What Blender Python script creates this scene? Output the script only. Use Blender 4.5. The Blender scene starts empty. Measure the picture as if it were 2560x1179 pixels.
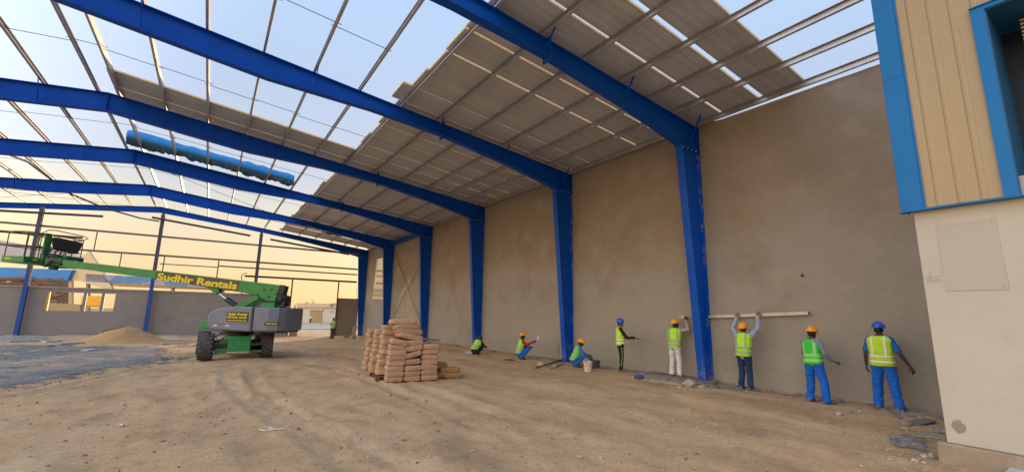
import bpy, bmesh, math, random
from mathutils import Vector, Matrix, noise, Quaternion
R = math.radians
rnd = random.Random(7)
scene = bpy.context.scene
col = scene.collection

# ------------------------------------------------------------------ camera
F_PX, PITCH, YAW, ROLL, EYE = 1099.236, 0.177748, 0.595584, 0.0172575, 1.85
FW = Vector((math.sin(YAW)*math.cos(PITCH), math.cos(YAW)*math.cos(PITCH), math.sin(PITCH)))
_r = Vector((math.cos(YAW), -math.sin(YAW), 0)); _u = _r.cross(FW)
RT = math.cos(ROLL)*_r + math.sin(ROLL)*_u
UP = -math.sin(ROLL)*_r + math.cos(ROLL)*_u
E1 = Vector((math.cos(YAW), -math.sin(YAW), 0)); E2 = Vector((math.sin(YAW), math.cos(YAW), 0))
cd = bpy.data.cameras.new('camera'); cam = bpy.data.objects.new('camera', cd); col.objects.link(cam)
cd.sensor_width = 36; cd.lens = 36*F_PX/2560; cd.clip_start = .05; cd.clip_end = 3000
cam.matrix_world = Matrix(((RT.x, UP.x, -FW.x, 0), (RT.y, UP.y, -FW.y, 0), (RT.z, UP.z, -FW.z, EYE), (0, 0, 0, 1)))
scene.camera = cam

# ------------------------------------------------------------------ sky, sun, exposure
SKY_STRENGTH, SKY_BACK = 0.79, 3.3
SUN_AZ, SUN_EL = R(28), R(5)      # azimuth from +Y towards +X
w = bpy.data.worlds.new('World'); scene.world = w; w.use_nodes = True
nt = w.node_tree; N = nt.nodes; LK = nt.links
bg = N['Background']
sky = N.new('ShaderNodeTexSky'); sky.sky_type = 'NISHITA'; sky.sun_disc = False
sky.sun_elevation = SUN_EL; sky.sun_rotation = SUN_AZ
sky.altitude = 0; sky.air_density = 1.0; sky.dust_density = 2.6; sky.ozone_density = 2.0
# hazy dusk air: the sky model for the sunset side plus the even milky veil that the dust in the air spreads over the whole dome
def wn(kind, **k):
    x = N.new(kind)
    for a_, v in k.items(): setattr(x, a_, v)
    return x
def wm(op, a_, b_):
    x = wn('ShaderNodeMath', operation=op)
    for i, v in enumerate((a_, b_)):
        if isinstance(v, (int, float)): x.inputs[i].default_value = v
        else: LK.new(v, x.inputs[i])
    return x.outputs[0]
tcw = wn('ShaderNodeTexCoord'); sxyz = wn('ShaderNodeSeparateXYZ'); LK.new(tcw.outputs['Generated'], sxyz.inputs[0])
el = wm('DIVIDE', wm('ARCSINE', sxyz.outputs['Z'], 0), math.pi/2)
ramp = wn('ShaderNodeValToRGB'); LK.new(el, ramp.inputs[0]); cr = ramp.color_ramp
for p_, c_ in [(0.0, (.96, .65, .31)), (.045, (.95, .69, .38)), (.09, (.88, .73, .50)), (.125, (.74, .71, .62)), (.17, (.58, .64, .74)), (.28, (.50, .61, .82)), (.38, (.49, .65, .91)), (.6, (.42, .59, .89)), (1.0, (.38, .55, .88))]:
    e_ = cr.elements.new(p_) if p_ not in (0.0, 1.0) else cr.elements[0 if p_ == 0 else -1]
    e_.color = (*c_, 1)
# the unseen sky behind and left of the camera is brightened as added fill
back = wn('ShaderNodeVectorMath', operation='DOT_PRODUCT'); LK.new(tcw.outputs['Generated'], back.inputs[0]); back.inputs[1].default_value = Vector((-.95, -.05, .26)).normalized()
bm_ = wn('ShaderNodeMapRange', interpolation_type='SMOOTHSTEP'); LK.new(back.outputs['Value'], bm_.inputs[0])
for i, v in zip((1, 2, 3, 4), (.05, .92, 1.0, SKY_BACK)): bm_.inputs[i].default_value = v
veil = wn('ShaderNodeVectorMath', operation='SCALE'); LK.new(ramp.outputs[0], veil.inputs[0]); LK.new(bm_.outputs[0], veil.inputs['Scale'])
warm = wn('ShaderNodeVectorMath', operation='MULTIPLY'); LK.new(veil.outputs[0], warm.inputs[0])
tint = wn('ShaderNodeMapRange', data_type='FLOAT_VECTOR'); LK.new(bm_.outputs[0], tint.inputs[6])
tint.inputs[7].default_value = (1, 1, 1); tint.inputs[8].default_value = (SKY_BACK,)*3; tint.inputs[9].default_value = (1, 1, 1); tint.inputs[10].default_value = (1.12, .96, .76)
LK.new(tint.outputs[1], warm.inputs[1])
nsk = wn('ShaderNodeVectorMath', operation='SCALE'); LK.new(sky.outputs[0], nsk.inputs[0]); nsk.inputs['Scale'].default_value = .011
add = wn('ShaderNodeVectorMath', operation='ADD'); LK.new(warm.outputs[0], add.inputs[0]); LK.new(nsk.outputs[0], add.inputs[1])
LK.new(add.outputs[0], bg.inputs['Color']); bg.inputs['Strength'].default_value = SKY_STRENGTH
sd = bpy.data.lights.new('sun', 'SUN'); so = bpy.data.objects.new('sun', sd); col.objects.link(so)
sd.energy = 5.0; sd.angle = R(2); sd.color = (1, .66, .34)
so.rotation_mode = 'QUATERNION'
so.rotation_quaternion = Vector((-math.sin(SUN_AZ)*math.cos(SUN_EL), -math.cos(SUN_AZ)*math.cos(SUN_EL), -math.sin(SUN_EL))).to_track_quat('-Z', 'Y')
so.location = (0, 0, 40)
vs = scene.view_settings
vs.view_transform = 'Standard'; vs.look = 'None'; vs.gamma = 1; vs.use_curve_mapping = False
vs.exposure = 0.4
scene.cycles.max_bounces = 6; scene.cycles.diffuse_bounces = 4
scene.cycles.use_denoising = True

# ------------------------------------------------------------------ helpers
def U(px, py, X=None, Y=None, Z=None, D=None):
    """where the line of sight through a photo pixel meets a plane of the place"""
    d = FW + RT*((px-1280)/F_PX) - UP*((py-589.5)/F_PX); o = Vector((0, 0, EYE))
    if X is not None: t = X/d.x
    elif Y is not None: t = Y/d.y
    elif Z is not None: t = (Z-EYE)/d.z
    else: t = D/d.dot(E2)
    return o + d*t

def ss(a, b, x):
    t = min(1, max(0, (x-a)/(b-a))); return t*t*(3-2*t)

def gz(x, y):
    return -.36*ss(24, 41, y)*(.3+.7*ss(-6, 8, x)) - .1*ss(45, 90, y)

class MB:
    def __init__(s): s.v = []; s.f = []; s.mi = []
    def add(s, vs, fs, mi=0, M=None):
        b = len(s.v)
        s.v += [tuple(M @ Vector(p)) if M is not None else tuple(p) for p in vs]
        s.f += [tuple(i+b for i in f) for f in fs]; s.mi += [mi]*len(fs); return s
    def hexa(s, p, mi=0):
        return s.add(p, [(3, 2, 1, 0), (4, 5, 6, 7), (0, 1, 5, 4), (1, 2, 6, 5), (2, 3, 7, 6), (3, 0, 4, 7)], mi)
    def box(s, x0, x1, y0, y1, z0, z1, mi=0, M=None):
        return s.add([(x0, y0, z0), (x1, y0, z0), (x1, y1, z0), (x0, y1, z0), (x0, y0, z1), (x1, y0, z1), (x1, y1, z1), (x0, y1, z1)],
                     [(3, 2, 1, 0), (4, 5, 6, 7), (0, 1, 5, 4), (1, 2, 6, 5), (2, 3, 7, 6), (3, 0, 4, 7)], mi, M)
    def prism(s, poly, ext, mi=0, M=None):
        """closed polygon of 3-D points pushed along the vector ext"""
        n = len(poly); e = Vector(ext); a = [Vector(p) for p in poly]; b = [p+e for p in a]
        return s.add(a+b, [tuple(range(n-1, -1, -1)), tuple(range(n, 2*n))] + [(i, (i+1) % n, n+(i+1) % n, n+i) for i in range(n)], mi, M)
    def bar(s, p, q, w, h, mi=0, up=(0, 0, 1)):
        """rectangular bar from p to q"""
        p = Vector(p); q = Vector(q); d = (q-p).normalized(); u = Vector(up)
        if abs(d.dot(u)) > .98: u = Vector((0, 1, 0))
        a = d.cross(u).normalized(); b = a.cross(d).normalized()
        c = [(-w/2, -h/2), (w/2, -h/2), (w/2, h/2), (-w/2, h/2)]
        return s.hexa([p+a*i+b*j for i, j in c]+[q+a*i+b*j for i, j in c], mi)
    def tube(s, pts, r, n=8, mi=0, closed=False):
        pts = [Vector(p) for p in pts]; k = len(pts); rs = r if isinstance(r, (list, tuple)) else [r]*k
        vs = []; fs = []; ref = None
        for i, p in enumerate(pts):
            if closed: d = pts[(i+1) % k]-pts[i-1]
            else: d = pts[min(i+1, k-1)]-pts[max(i-1, 0)]
            d.normalize()
            if ref is None: ref = Vector((0, 0, 1)) if abs(d.z) < .9 else Vector((1, 0, 0))
            a = d.cross(ref).normalized(); b = a.cross(d); ref = b
            vs += [p+(a*math.cos(2*math.pi*j/n)+b*math.sin(2*math.pi*j/n))*rs[i] for j in range(n)]
        m = k if closed else k-1
        for i in range(m):
            for j in range(n):
                i2 = (i+1) % k
                fs.append((i*n+j, i*n+(j+1) % n, i2*n+(j+1) % n, i2*n+j))
        if not closed: fs += [tuple(range(n-1, -1, -1)), tuple(range((k-1)*n, k*n))]
        return s.add(vs, fs, mi)
    def ball(s, c, r, n=10, m=7, mi=0, M=None):
        c = Vector(c); r = Vector(r) if not isinstance(r, (int, float)) else Vector((r, r, r))
        vs = [c+Vector((0, 0, -r.z))]; fs = []
        for i in range(1, m):
            t = math.pi*i/m
            vs += [c+Vector((r.x*math.sin(t)*math.cos(2*math.pi*j/n), r.y*math.sin(t)*math.sin(2*math.pi*j/n), -r.z*math.cos(t))) for j in range(n)]
        vs.append(c+Vector((0, 0, r.z))); L = len(vs)-1
        for j in range(n):
            fs.append((0, 1+(j+1) % n, 1+j))
            for i in range(m-2):
                a = 1+i*n; fs.append((a+j, a+(j+1) % n, a+n+(j+1) % n, a+n+j))
            a = 1+(m-2)*n; fs.append((a+j, a+(j+1) % n, L))
        return s.add(vs, fs, mi, M)
    def build(s, name, mats, parent=None, smooth=False, local=False, bevel=0, seg=2):
        me = bpy.data.meshes.new(name)
        off = Vector((0, 0, 0))
        if parent is not None and not local: off = world_loc(parent)
        me.from_pydata([tuple(Vector(v)-off) for v in s.v], [], s.f)
        bm = bmesh.new(); bm.from_mesh(me)
        bmesh.ops.recalc_face_normals(bm, faces=bm.faces); bm.to_mesh(me); bm.free()
        mats = mats if isinstance(mats, (list, tuple)) else [mats]
        for m in mats: me.materials.append(m)
        if len(mats) > 1: me.polygons.foreach_set('material_index', s.mi)
        if smooth: me.polygons.foreach_set('use_smooth', [True]*len(me.polygons))
        o = bpy.data.objects.new(name, me); col.objects.link(o)
        if parent is not None: o.parent = parent
        if bevel:
            b = o.modifiers.new('bevel', 'BEVEL'); b.width = bevel; b.segments = seg; b.limit_method = 'ANGLE'; b.angle_limit = R(40)
        return o

def world_loc(o):
    l = Vector((0, 0, 0))
    while o is not None: l += o.location; o = o.parent
    return l

def empty(name, loc=(0, 0, 0), rz=0):
    o = bpy.data.objects.new(name, None); col.objects.link(o); o.location = loc; o.rotation_euler = (0, 0, rz)
    o.empty_display_size = .2; return o

def tag(o, label=None, cat=None, group=None, kind=None):
    if label: o['label'] = label
    if cat: o['category'] = cat
    if group: o['group'] = group
    if kind: o['kind'] = kind
    return o

def copy_tree(o, parent=None):
    c = o.copy(); col.objects.link(c)
    if parent is not None: c.parent = parent
    for ch in list(o.children): copy_tree(ch, c)
    return c

# ------------------------------------------------------------------ materials
def mat(name, c1, c2=None, scale=4, rough=.6, metal=0, bump=0, bscale=30, spec=.5, lo=.35, hi=.65, c3=None, s3=40, stretch=(1, 1, 1), coat=0, rvar=0):
    m = bpy.data.materials.new(name); m.use_nodes = True; t = m.node_tree; n = t.nodes; l = t.links
    b = n['Principled BSDF']; b.inputs['Roughness'].default_value = rough; b.inputs['Metallic'].default_value = metal
    b.inputs['Specular IOR Level'].default_value = spec; b.inputs['Coat Weight'].default_value = coat
    b.inputs['Base Color'].default_value = (*c1, 1)
    tc = n.new('ShaderNodeTexCoord'); mp = n.new('ShaderNodeMapping'); mp.inputs['Scale'].default_value = stretch
    l.new(tc.outputs['Object'], mp.inputs[0])
    def nz(sc, det=6, ro=.6):
        x = n.new('ShaderNodeTexNoise'); x.inputs['Scale'].default_value = sc; x.inputs['Detail'].default_value = det; x.inputs['Roughness'].default_value = ro
        l.new(mp.outputs[0], x.inputs['Vector']); return x
    def mixc(fac, a, bb):
        x = n.new('ShaderNodeMix'); x.data_type = 'RGBA'; l.new(fac, x.inputs[0])
        for s_, v in ((x.inputs[6], a), (x.inputs[7], bb)):
            if isinstance(v, tuple): s_.default_value = (*v, 1)
            else: l.new(v, s_)
        return x.outputs[2]
    if c2 is not None:
        x = nz(scale); rp = n.new('ShaderNodeMapRange'); rp.inputs[1].default_value = lo; rp.inputs[2].default_value = hi
        l.new(x.outputs['Fac'], rp.inputs[0]); out = mixc(rp.outputs[0], c1, c2)
        if c3 is not None:
            y = nz(s3); r2 = n.new('ShaderNodeMapRange'); r2.inputs[1].default_value = .52; r2.inputs[2].default_value = .75
            l.new(y.outputs['Fac'], r2.inputs[0]); out = mixc(r2.outputs[0], out, c3)
        l.new(out, b.inputs['Base Color'])
        if rvar:
            rr = n.new('ShaderNodeMapRange'); rr.inputs[3].default_value = rough-rvar; rr.inputs[4].default_value = rough+rvar
            l.new(x.outputs['Fac'], rr.inputs[0]); l.new(rr.outputs[0], b.inputs['Roughness'])
    if bump:
        y = nz(bscale, 8, .65); bp = n.new('ShaderNodeBump'); bp.inputs['Strength'].default_value = bump; bp.inputs['Distance'].default_value = .02
        l.new(y.outputs['Fac'], bp.inputs['Height']); l.new(bp.outputs[0], b.inputs['Normal'])
    m['nodes'] = 1
    return m

BLUE = mat('blue_paint', (.0005, .066, .42), (.0006, .078, .47), 1.5, .45, spec=.14, bump=.05, bscale=6, c3=(.003, .09, .42), s3=14, rvar=.08)
GALV = mat('galvanised_steel', (.50, .48, .48), (.40, .38, .39), 3, .45, .35, c3=(.55, .52, .51), s3=25, rvar=.1)
PRIMER = mat('dark_primer_steel', (.075, .045, .038), (.11, .065, .05), 3, .7)
PANEL = mat('panel_liner', (.60, .575, .575), (.52, .50, .50), .6, .45, .1, bump=.10, bscale=1.2, stretch=(.25, 5, 1))
FOAM = mat('foam_edge', (.80, .60, .33), (.66, .46, .22), 6, .9)
PANELTOP = mat('panel_top', (.42, .42, .43), (.36, .36, .37), 2, .4, .3)
RODM = mat('rod_steel', (.10, .085, .085), (.14, .12, .11), 8, .6, .4)
WHITE = mat('white_plaster', (.475, .44, .38), (.435, .40, .345), .9, .75, bump=.12, bscale=12, c3=(.43, .398, .342), s3=5)
BEIGE = mat('beige_cladding', (.37, .28, .165), (.345, .26, .152), 1.2, .45, bump=.05, bscale=6, stretch=(1, 1, .25), spec=.4)
TRIMB = mat('sky_blue_trim', (.002, .15, .43), (.003, .138, .40), 2, .45, spec=.25)
CONC = mat('raw_concrete', (.34, .27, .20), (.24, .18, .13), 2.2, .9, bump=.35, bscale=14, c3=(.20, .12, .07), s3=6)
# ------------------------------------------------------------------ special surfaces
def node_mat(name, rough=.9):
    m = bpy.data.materials.new(name); m.use_nodes = True; t = m.node_tree
    return m, t.nodes, t.links, t.nodes['Principled BSDF']

def nnoise(n, l, vec, sc, det=6, ro=.6):
    x = n.new('ShaderNodeTexNoise'); x.inputs['Scale'].default_value = sc; x.inputs['Detail'].default_value = det; x.inputs['Roughness'].default_value = ro
    l.new(vec, x.inputs['Vector']); return x.outputs['Fac']
def nrange(n, l, v, a, b, c=0, d=1):
    x = n.new('ShaderNodeMapRange'); l.new(v, x.inputs[0])
    for i, q in zip((1, 2, 3, 4), (a, b, c, d)): x.inputs[i].default_value = q
    return x.outputs[0]
def nmix(n, l, f, a, b, mode='MIX'):
    x = n.new('ShaderNodeMix'); x.data_type = 'RGBA'; x.blend_type = mode
    for s_, v in ((x.inputs[0], f), (x.inputs[6], a), (x.inputs[7], b)):
        if isinstance(v, tuple): s_.default_value = (*v, 1)
        elif isinstance(v, (int, float)): s_.default_value = v
        else: l.new(v, s_)
    return x.outputs[2]
def nmath(n, l, op, a, b=0):
    x = n.new('ShaderNodeMath'); x.operation = op
    for s_, v in ((x.inputs[0], a), (x.inputs[1], b)):
        if isinstance(v, (int, float)): s_.default_value = v
        else: l.new(v, s_)
    return x.outputs[0]
def nmap(n, l, vec, sc):
    mp = n.new('ShaderNodeMapping'); mp.inputs['Scale'].default_value = sc; l.new(vec, mp.inputs[0]); return mp.outputs[0]

def plaster_mat(name, top, low, level, pale, rough=.85, wob=1.2):
    """hand-trowelled cement render: older coat above, fresher coat below, trowel sweeps and pale dried patches"""
    m, n, l, b = node_mat(name)
    tc = n.new('ShaderNodeTexCoord').outputs['Object']
    sp = n.new('ShaderNodeSeparateXYZ'); l.new(tc, sp.inputs[0])
    big = nnoise(n, l, tc, .35, 5, .55); mid = nnoise(n, l, nmap(n, l, tc, (1, 1.0, 1.1)), .95, 7, .62)
    fine = nnoise(n, l, nmap(n, l, tc, (1, 1, 1.8)), 4.5, 8, .7)
    zz = nmath(n, l, 'ADD', sp.outputs['Z'], nrange(n, l, big, .25, .75, -wob, wob))
    zz = nmath(n, l, 'ADD', zz, nrange(n, l, mid, .3, .7, -.35, .35))
    f = nrange(n, l, zz, level-.5, level+.9)
    c = nmix(n, l, f, low, top)
    c = nmix(n, l, nrange(n, l, mid, .48, .72, 0, .65), c, pale)
    dark = tuple(v*.62 for v in top)
    c = nmix(n, l, nrange(n, l, nnoise(n, l, nmap(n, l, tc, (1, .9, .9)), .6, 6, .6), .52, .76, 0, .55), c, dark)
    c = nmix(n, l, nrange(n, l, fine, .35, .75, 0, .38), c, tuple(v*.72 for v in low))
    # vertical damp runs under the top edge
    st = nnoise(n, l, nmap(n, l, tc, (1, 2.2, .12)), 1.6, 5, .6)
    up = nrange(n, l, sp.outputs['Z'], 3.5, 8, 0, .22)
    c = nmix(n, l, nmath(n, l, 'MULTIPLY', nrange(n, l, st, .5, .7), up), c, tuple(v*.7 for v in top))
    l.new(c, b.inputs['Base Color'])
    l.new(nrange(n, l, mid, .3, .7, rough-.1, rough+.08), b.inputs['Roughness'])
    bp = n.new('ShaderNodeBump'); bp.inputs['Strength'].default_value = .5; bp.inputs['Distance'].default_value = .012
    h = nmath(n, l, 'ADD', nmath(n, l, 'MULTIPLY', mid, 1.5), nnoise(n, l, tc, 60, 6, .7))
    l.new(h, bp.inputs['Height']); l.new(bp.outputs[0], b.inputs['Normal'])
    return m
PLASTER = plaster_mat('cement_render', (.268, .215, .163), (.31, .282, .247), 3.9, (.375, .33, .28))
LOWPL = plaster_mat('low_wall_render', (.32, .28, .25), (.31, .285, .27), 1.6, (.39, .35, .31), wob=.5)

def sand_mat():
    m, n, l, b = node_mat('sandy_ground')
    tc = n.new('ShaderNodeTexCoord').outputs['Object']
    big = nnoise(n, l, tc, .16, 5, .6); mid = nnoise(n, l, nmap(n, l, tc, (1, .7, 1)), 1.1, 8, .65); fine = nnoise(n, l, tc, 14, 8, .7); grit = nnoise(n, l, tc, 60, 5, .8)
    c = nmix(n, l, nrange(n, l, big, .35, .65), (.57, .355, .18), (.605, .378, .215))
    c = nmix(n, l, nrange(n, l, mid, .48, .7, 0, .8), c, (.30, .20, .115))
    c = nmix(n, l, nrange(n, l, mid, .2, .42, .5, 0), c, (.47, .36, .245))
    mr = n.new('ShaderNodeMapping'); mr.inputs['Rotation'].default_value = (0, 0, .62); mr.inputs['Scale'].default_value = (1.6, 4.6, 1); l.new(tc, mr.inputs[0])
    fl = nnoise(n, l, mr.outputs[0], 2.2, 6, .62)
    c = nmix(n, l, nrange(n, l, fl, .56, .70, 0, .55), c, (.26, .18, .11))  # dark streaks put the small shadows of the uneven ground into the colour
    c = nmix(n, l, nrange(n, l, fl, .30, .42, .45, 0), c, (.54, .42, .29))
    ml = n.new('ShaderNodeMapping'); ml.inputs['Rotation'].default_value = (0, 0, -.35); ml.inputs['Scale'].default_value = (.75, .10, 1); l.new(tc, ml.inputs[0])
    lane = nnoise(n, l, ml.outputs[0], 1.3, 5, .55)
    c = nmix(n, l, nrange(n, l, lane, .50, .64, 0, .45), c, (.36, .235, .13))
    c = nmix(n, l, nrange(n, l, lane, .34, .46, .45, 0), c, (.62, .46, .30))
    c = nmix(n, l, nrange(n, l, fine, .52, .72, 0, .5), c, (.20, .14, .095))
    c = nmix(n, l, nrange(n, l, grit, .62, .72, 0, .55), c, (.52, .42, .31))
    c = nmix(n, l, nrange(n, l, grit, .28, .38, .5, 0), c, (.15, .11, .08))
    l.new(c, b.inputs['Base Color']); b.inputs['Roughness'].default_value = .95; b.inputs['Specular IOR Level'].default_value = .2
    bp = n.new('ShaderNodeBump'); bp.inputs['Strength'].default_value = .8; bp.inputs['Distance'].default_value = .05
    h = nmath(n, l, 'ADD', nmath(n, l, 'MULTIPLY', fine, .8), nmath(n, l, 'MULTIPLY', grit, .25))
    h = nmath(n, l, 'ADD', h, nmath(n, l, 'MULTIPLY', mid, 1.2))
    l.new(h, bp.inputs['Height']); l.new(bp.outputs[0], b.inputs['Normal'])
    return m
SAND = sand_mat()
GRAVEL = mat('blue_grey_gravel', (.135, .14, .165), (.27, .225, .175), .8, .95, bump=1.0, bscale=18, c3=(.06, .07, .11), s3=6)
MORTAR = mat('mortar_dust', (.31, .265, .215), (.20, .17, .14), 5, .95, bump=.9, bscale=25, c3=(.27, .23, .19), s3=14)

# ------------------------------------------------------------------ ground
def axis_pts(segs):
    out = [segs[0][0]]
    for a, b_, st in segs:
        k = max(1, round((b_-a)/st)); out += [a+(b_-a)*(i+1)/k for i in range(k)]
    return out
XS = axis_pts([(-900, -200, 100), (-200, -40, 20), (-40, -14, 1.0), (-14, -4, .3), (-4, 13.2, .11), (13.2, 30, 2), (30, 200, 17), (200, 900, 100)])
YS = axis_pts([(-300, -20, 40), (-20, 0, 2), (0, 14, .10), (14, 26, .2), (26, 50, .6), (50, 120, 7), (120, 1500, 138)])
TRACKS = [((2.0, 4.0), (1.2, 18.5)), ((1.5, 4.0), (.8, 18.5)), ((5.2, 4.2), (3.2, 19.5)), ((4.6, 4.1), (2.7, 19.5)), ((-6, 9), (6, 40)), ((-5.4, 8.6), (6.6, 40))]
def relief(x, y):
    if y > 60 or y < -5 or abs(x) > 40: return 0
    v = Vector((x*.55, y*.55, 3.1)); h = .045*noise.noise(v)
    h += .030*noise.noise(Vector((x*1.7, y*1.4, 7.7)))
    r = noise.noise(Vector((x*4.2+.3*y, y*3.4, 1.3))); h += .024*r
    q = noise.noise(Vector((x*8.5, y*6.5, 9.3))); h += .040*max(0, q-.10)
    q = noise.noise(Vector((x*3.1+5, y*2.2, 19.3))); h -= .05*max(0, q-.35)
    for (ax, ay), (bx, by) in TRACKS:
        t = (y-ay)/(by-ay)
        if 0 < t < 1:
            cx = ax+(bx-ax)*t+.35*math.sin(t*5+ax); d = abs(x-cx)
            if d < .34:
                fade = min(1, t*5, (1-t)*4)
                h += fade*((-.026+.014*math.sin(y*26+d*9)) if d < .2 else .018)
    return h*min(1, max(.25, (13.2-x)/.6 if x > 12.6 else 1))
def ground_z(x, y): return gz(x, y)+relief(x, y)
vs_ = [(x, y, ground_z(x, y)) for y in YS for x in XS]; nx = len(XS)
fs_ = [(j*nx+i, j*nx+i+1, (j+1)*nx+i+1, (j+1)*nx+i) for j in range(len(YS)-1) for i in range(nx-1)]
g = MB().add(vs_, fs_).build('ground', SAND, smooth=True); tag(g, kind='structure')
for p_ in g.data.polygons[:1]: pass

# gravel spread: an irregular sheet following the ground
def sheet(name, poly, step, matl, lift, edge, parent=None, bump=.012):
    xs = [p[0] for p in poly]; ys = [p[1] for p in poly]; x0, x1, y0, y1 = min(xs), max(xs), min(ys), max(ys)
    def inside(x, y):
        c = False
        for i in range(len(poly)):
            (ax, ay), (bx, by) = poly[i-1], poly[i]
            if (ay > y) != (by > y) and x < (bx-ax)*(y-ay)/(by-ay)+ax: c = not c
        return c
    nxx, nyy = int((x1-x0)/step)+1, int((y1-y0)/step)+1
    idx = {}; mb = MB()
    def vid(i, j):
        if (i, j) not in idx:
            x, y = x0+i*step, y0+j*step
            idx[i, j] = len(mb.v); mb.v.append((x, y, ground_z(x, y)+lift+bump*noise.noise(Vector((x*5, y*5, 2)))))
        return idx[i, j]
    for j in range(nyy):
        for i in range(nxx):
            x, y = x0+(i+.5)*step, y0+(j+.5)*step
            nx_, ny_ = noise.noise(Vector((x*.9, y*.9, 5)))*edge+noise.noise(Vector((x*4, y*4, 5)))*edge*.4, noise.noise(Vector((x*.9, y*.9, 15)))*edge
            if inside(x+nx_, y+ny_) and True:
                mb.f.append((vid(i, j), vid(i+1, j), vid(i+1, j+1), vid(i, j+1))); mb.mi.append(0)
    # how far each vertex lies from the ragged rim, so that the spread thins out at its edge
    cntv = [0]*len(mb.v); nb_ = [set() for _ in mb.v]
    for f in mb.f:
        for a, b_ in zip(f, f[1:]+f[:1]): nb_[a].add(b_); nb_[b_].add(a)
        for a in f: cntv[a] += 1
    ring = {i: 0 for i, c in enumerate(cntv) if c < 4}; front = list(ring)
    for k in range(1, 7):
        nxt = []
        for i in front:
            for q in nb_[i]:
                if q not in ring: ring[q] = k; nxt.append(q)
        front = nxt
    o = mb.build(name, matl, parent, smooth=True)
    at_ = o.data.attributes.new('rim', 'FLOAT', 'POINT'); at_.data.foreach_set('value', [ring.get(i, 7)/7 for i in range(len(mb.v))])
    return o
def thin_rim(m, sc=(1, 1, 1), amt=1.0):
    t = m.node_tree; n = t.nodes; l = t.links; b = n['Principled BSDF']
    a = n.new('ShaderNodeAttribute'); a.attribute_name = 'rim'; tc = n.new('ShaderNodeTexCoord').outputs['Object']
    v = nmath(n, l, 'ADD', nmath(n, l, 'MULTIPLY', a.outputs['Fac'], 1.1), nrange(n, l, nnoise(n, l, nmap(n, l, tc, sc), 1.3, 8, .7), .25, .75, -.75*amt, .45*amt))
    l.new(nrange(n, l, v, .30, .62), b.inputs['Alpha'])
thin_rim(GRAVEL, (.6, 1.2, 1), 1.15); thin_rim(MORTAR)
gp = [tuple(U(x, y, Z=0)[:2]) for x, y in [(-500, 1010), (-40, 985), (140, 958), (260, 930), (380, 914), (470, 903), (505, 890), (430, 880), (470, 868), (330, 862), (230, 862), (120, 856), (0, 858), (-500, 858)]]
tag(sheet('gravel_patch', gp, .14, GRAVEL, .012, .8), kind='structure')
mp_ = [(12.9, 2.0), (12.9, 44.5), (12.35, 44.5), (12.2, 30), (12.1, 20), (11.8, 15), (12.0, 13), (11.6, 11.5), (12.0, 10), (11.7, 7.5), (12.0, 6), (12.0, 4), (11.3, 2.4), (9.5, 2.1), (8.6, 2.2)]
tag(sheet('mortar_droppings', mp_, .08, MORTAR, .006, .40, bump=.035), kind='stuff')
gg = [tuple(U(x, y, Z=0)[:2]) for x, y in [(2190, 1090), (2260, 1085), (2345, 1105), (2340, 1150), (2290, 1130), (2220, 1120)]]
BLUEGRIT = mat('blue_paint_grit', (.38, .29, .20), (.20, .19, .21), 7, .9, bump=.8, bscale=40, c3=(.02, .055, .22), s3=5)
thin_rim(BLUEGRIT, (4, 4, 4))
tag(sheet('blue_stained_gravel', gg, .03, BLUEGRIT, .010, .12), kind='structure')

# ------------------------------------------------------------------ long plastered wall
WX, WTOP = 12.805, 8.04
def wall_mesh():
    mb = MB(); ys = axis_pts([(1.6, 45.3, .22)]); n_ = len(ys); zs = [-.9, 0, 4, 7.6]
    rows = []
    for k, y in enumerate(ys):
        t = 8.08-.085*max(0, min(1, (7-y)/4))+.13*ss(7, 8.2, y)+.006*noise.noise(Vector((0, y*2.3, 0)))+.012*noise.noise(Vector((0, y*9, 4)))
        rows.append(([(WX, y, z) for z in zs]+[(WX, y, t)], [(WX+.24, y, z) for z in zs]+[(WX+.24, y, t)]))
    for a, b_ in rows: mb.v += a+b_
    for k in range(n_-1):
        o, q = k*10, (k+1)*10
        for i in range(4): mb.f += [(o+i, q+i, q+i+1, o+i+1), (o+5+i, o+6+i, q+6+i, q+5+i)]
        mb.f += [(o+4, q+4, q+9, o+9)]
    mb.f += [tuple(range(5))+tuple(range(9, 4, -1)), tuple((n_-1)*10+i for i in (4, 3, 2, 1, 0, 5, 6, 7, 8, 9))]
    mb.mi = [0]*len(mb.f)
    return mb
pw = wall_mesh().build('plaster_wall', PLASTER)
tag(pw, 'long tall grey brown cement plastered wall behind the blue columns', 'wall')
# glossy patch in the last bay, cut to the shape of the gable's reflection, and pale skim coat in the bay before it
REFLECT = mat('gloss_reflection', (.33, .27, .20), (.28, .23, .175), 2, .16, spec=1.0, bump=.04, bscale=5, coat=.6)
SKIM = mat('pale_skim_coat', (.37, .31, .25), (.30, .25, .20), 1.3, .6, bump=.25, bscale=9)
def patch(name, pts, matl, d=.004):
    poly = [U(x, y, X=WX-d) for x, y in pts]
    return MB().prism(poly, (d-.001, 0, 0)).build(name, matl, pw)
patch('reflection_patch', [(928, 746), (931, 715), (934, 680), (937, 641), (941, 647), (944, 641), (948, 648), (953, 640), (958, 642), (959.5, 690), (957, 748)], REFLECT)
patch('skim_patch', [(984, 812), (990, 770), (992, 750), (1000, 735), (1005, 725), (1012, 712), (1019, 700), (1024, 688), (1027, 708), (1034, 745), (1045, 790), (1047, 815)], SKIM)

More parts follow.
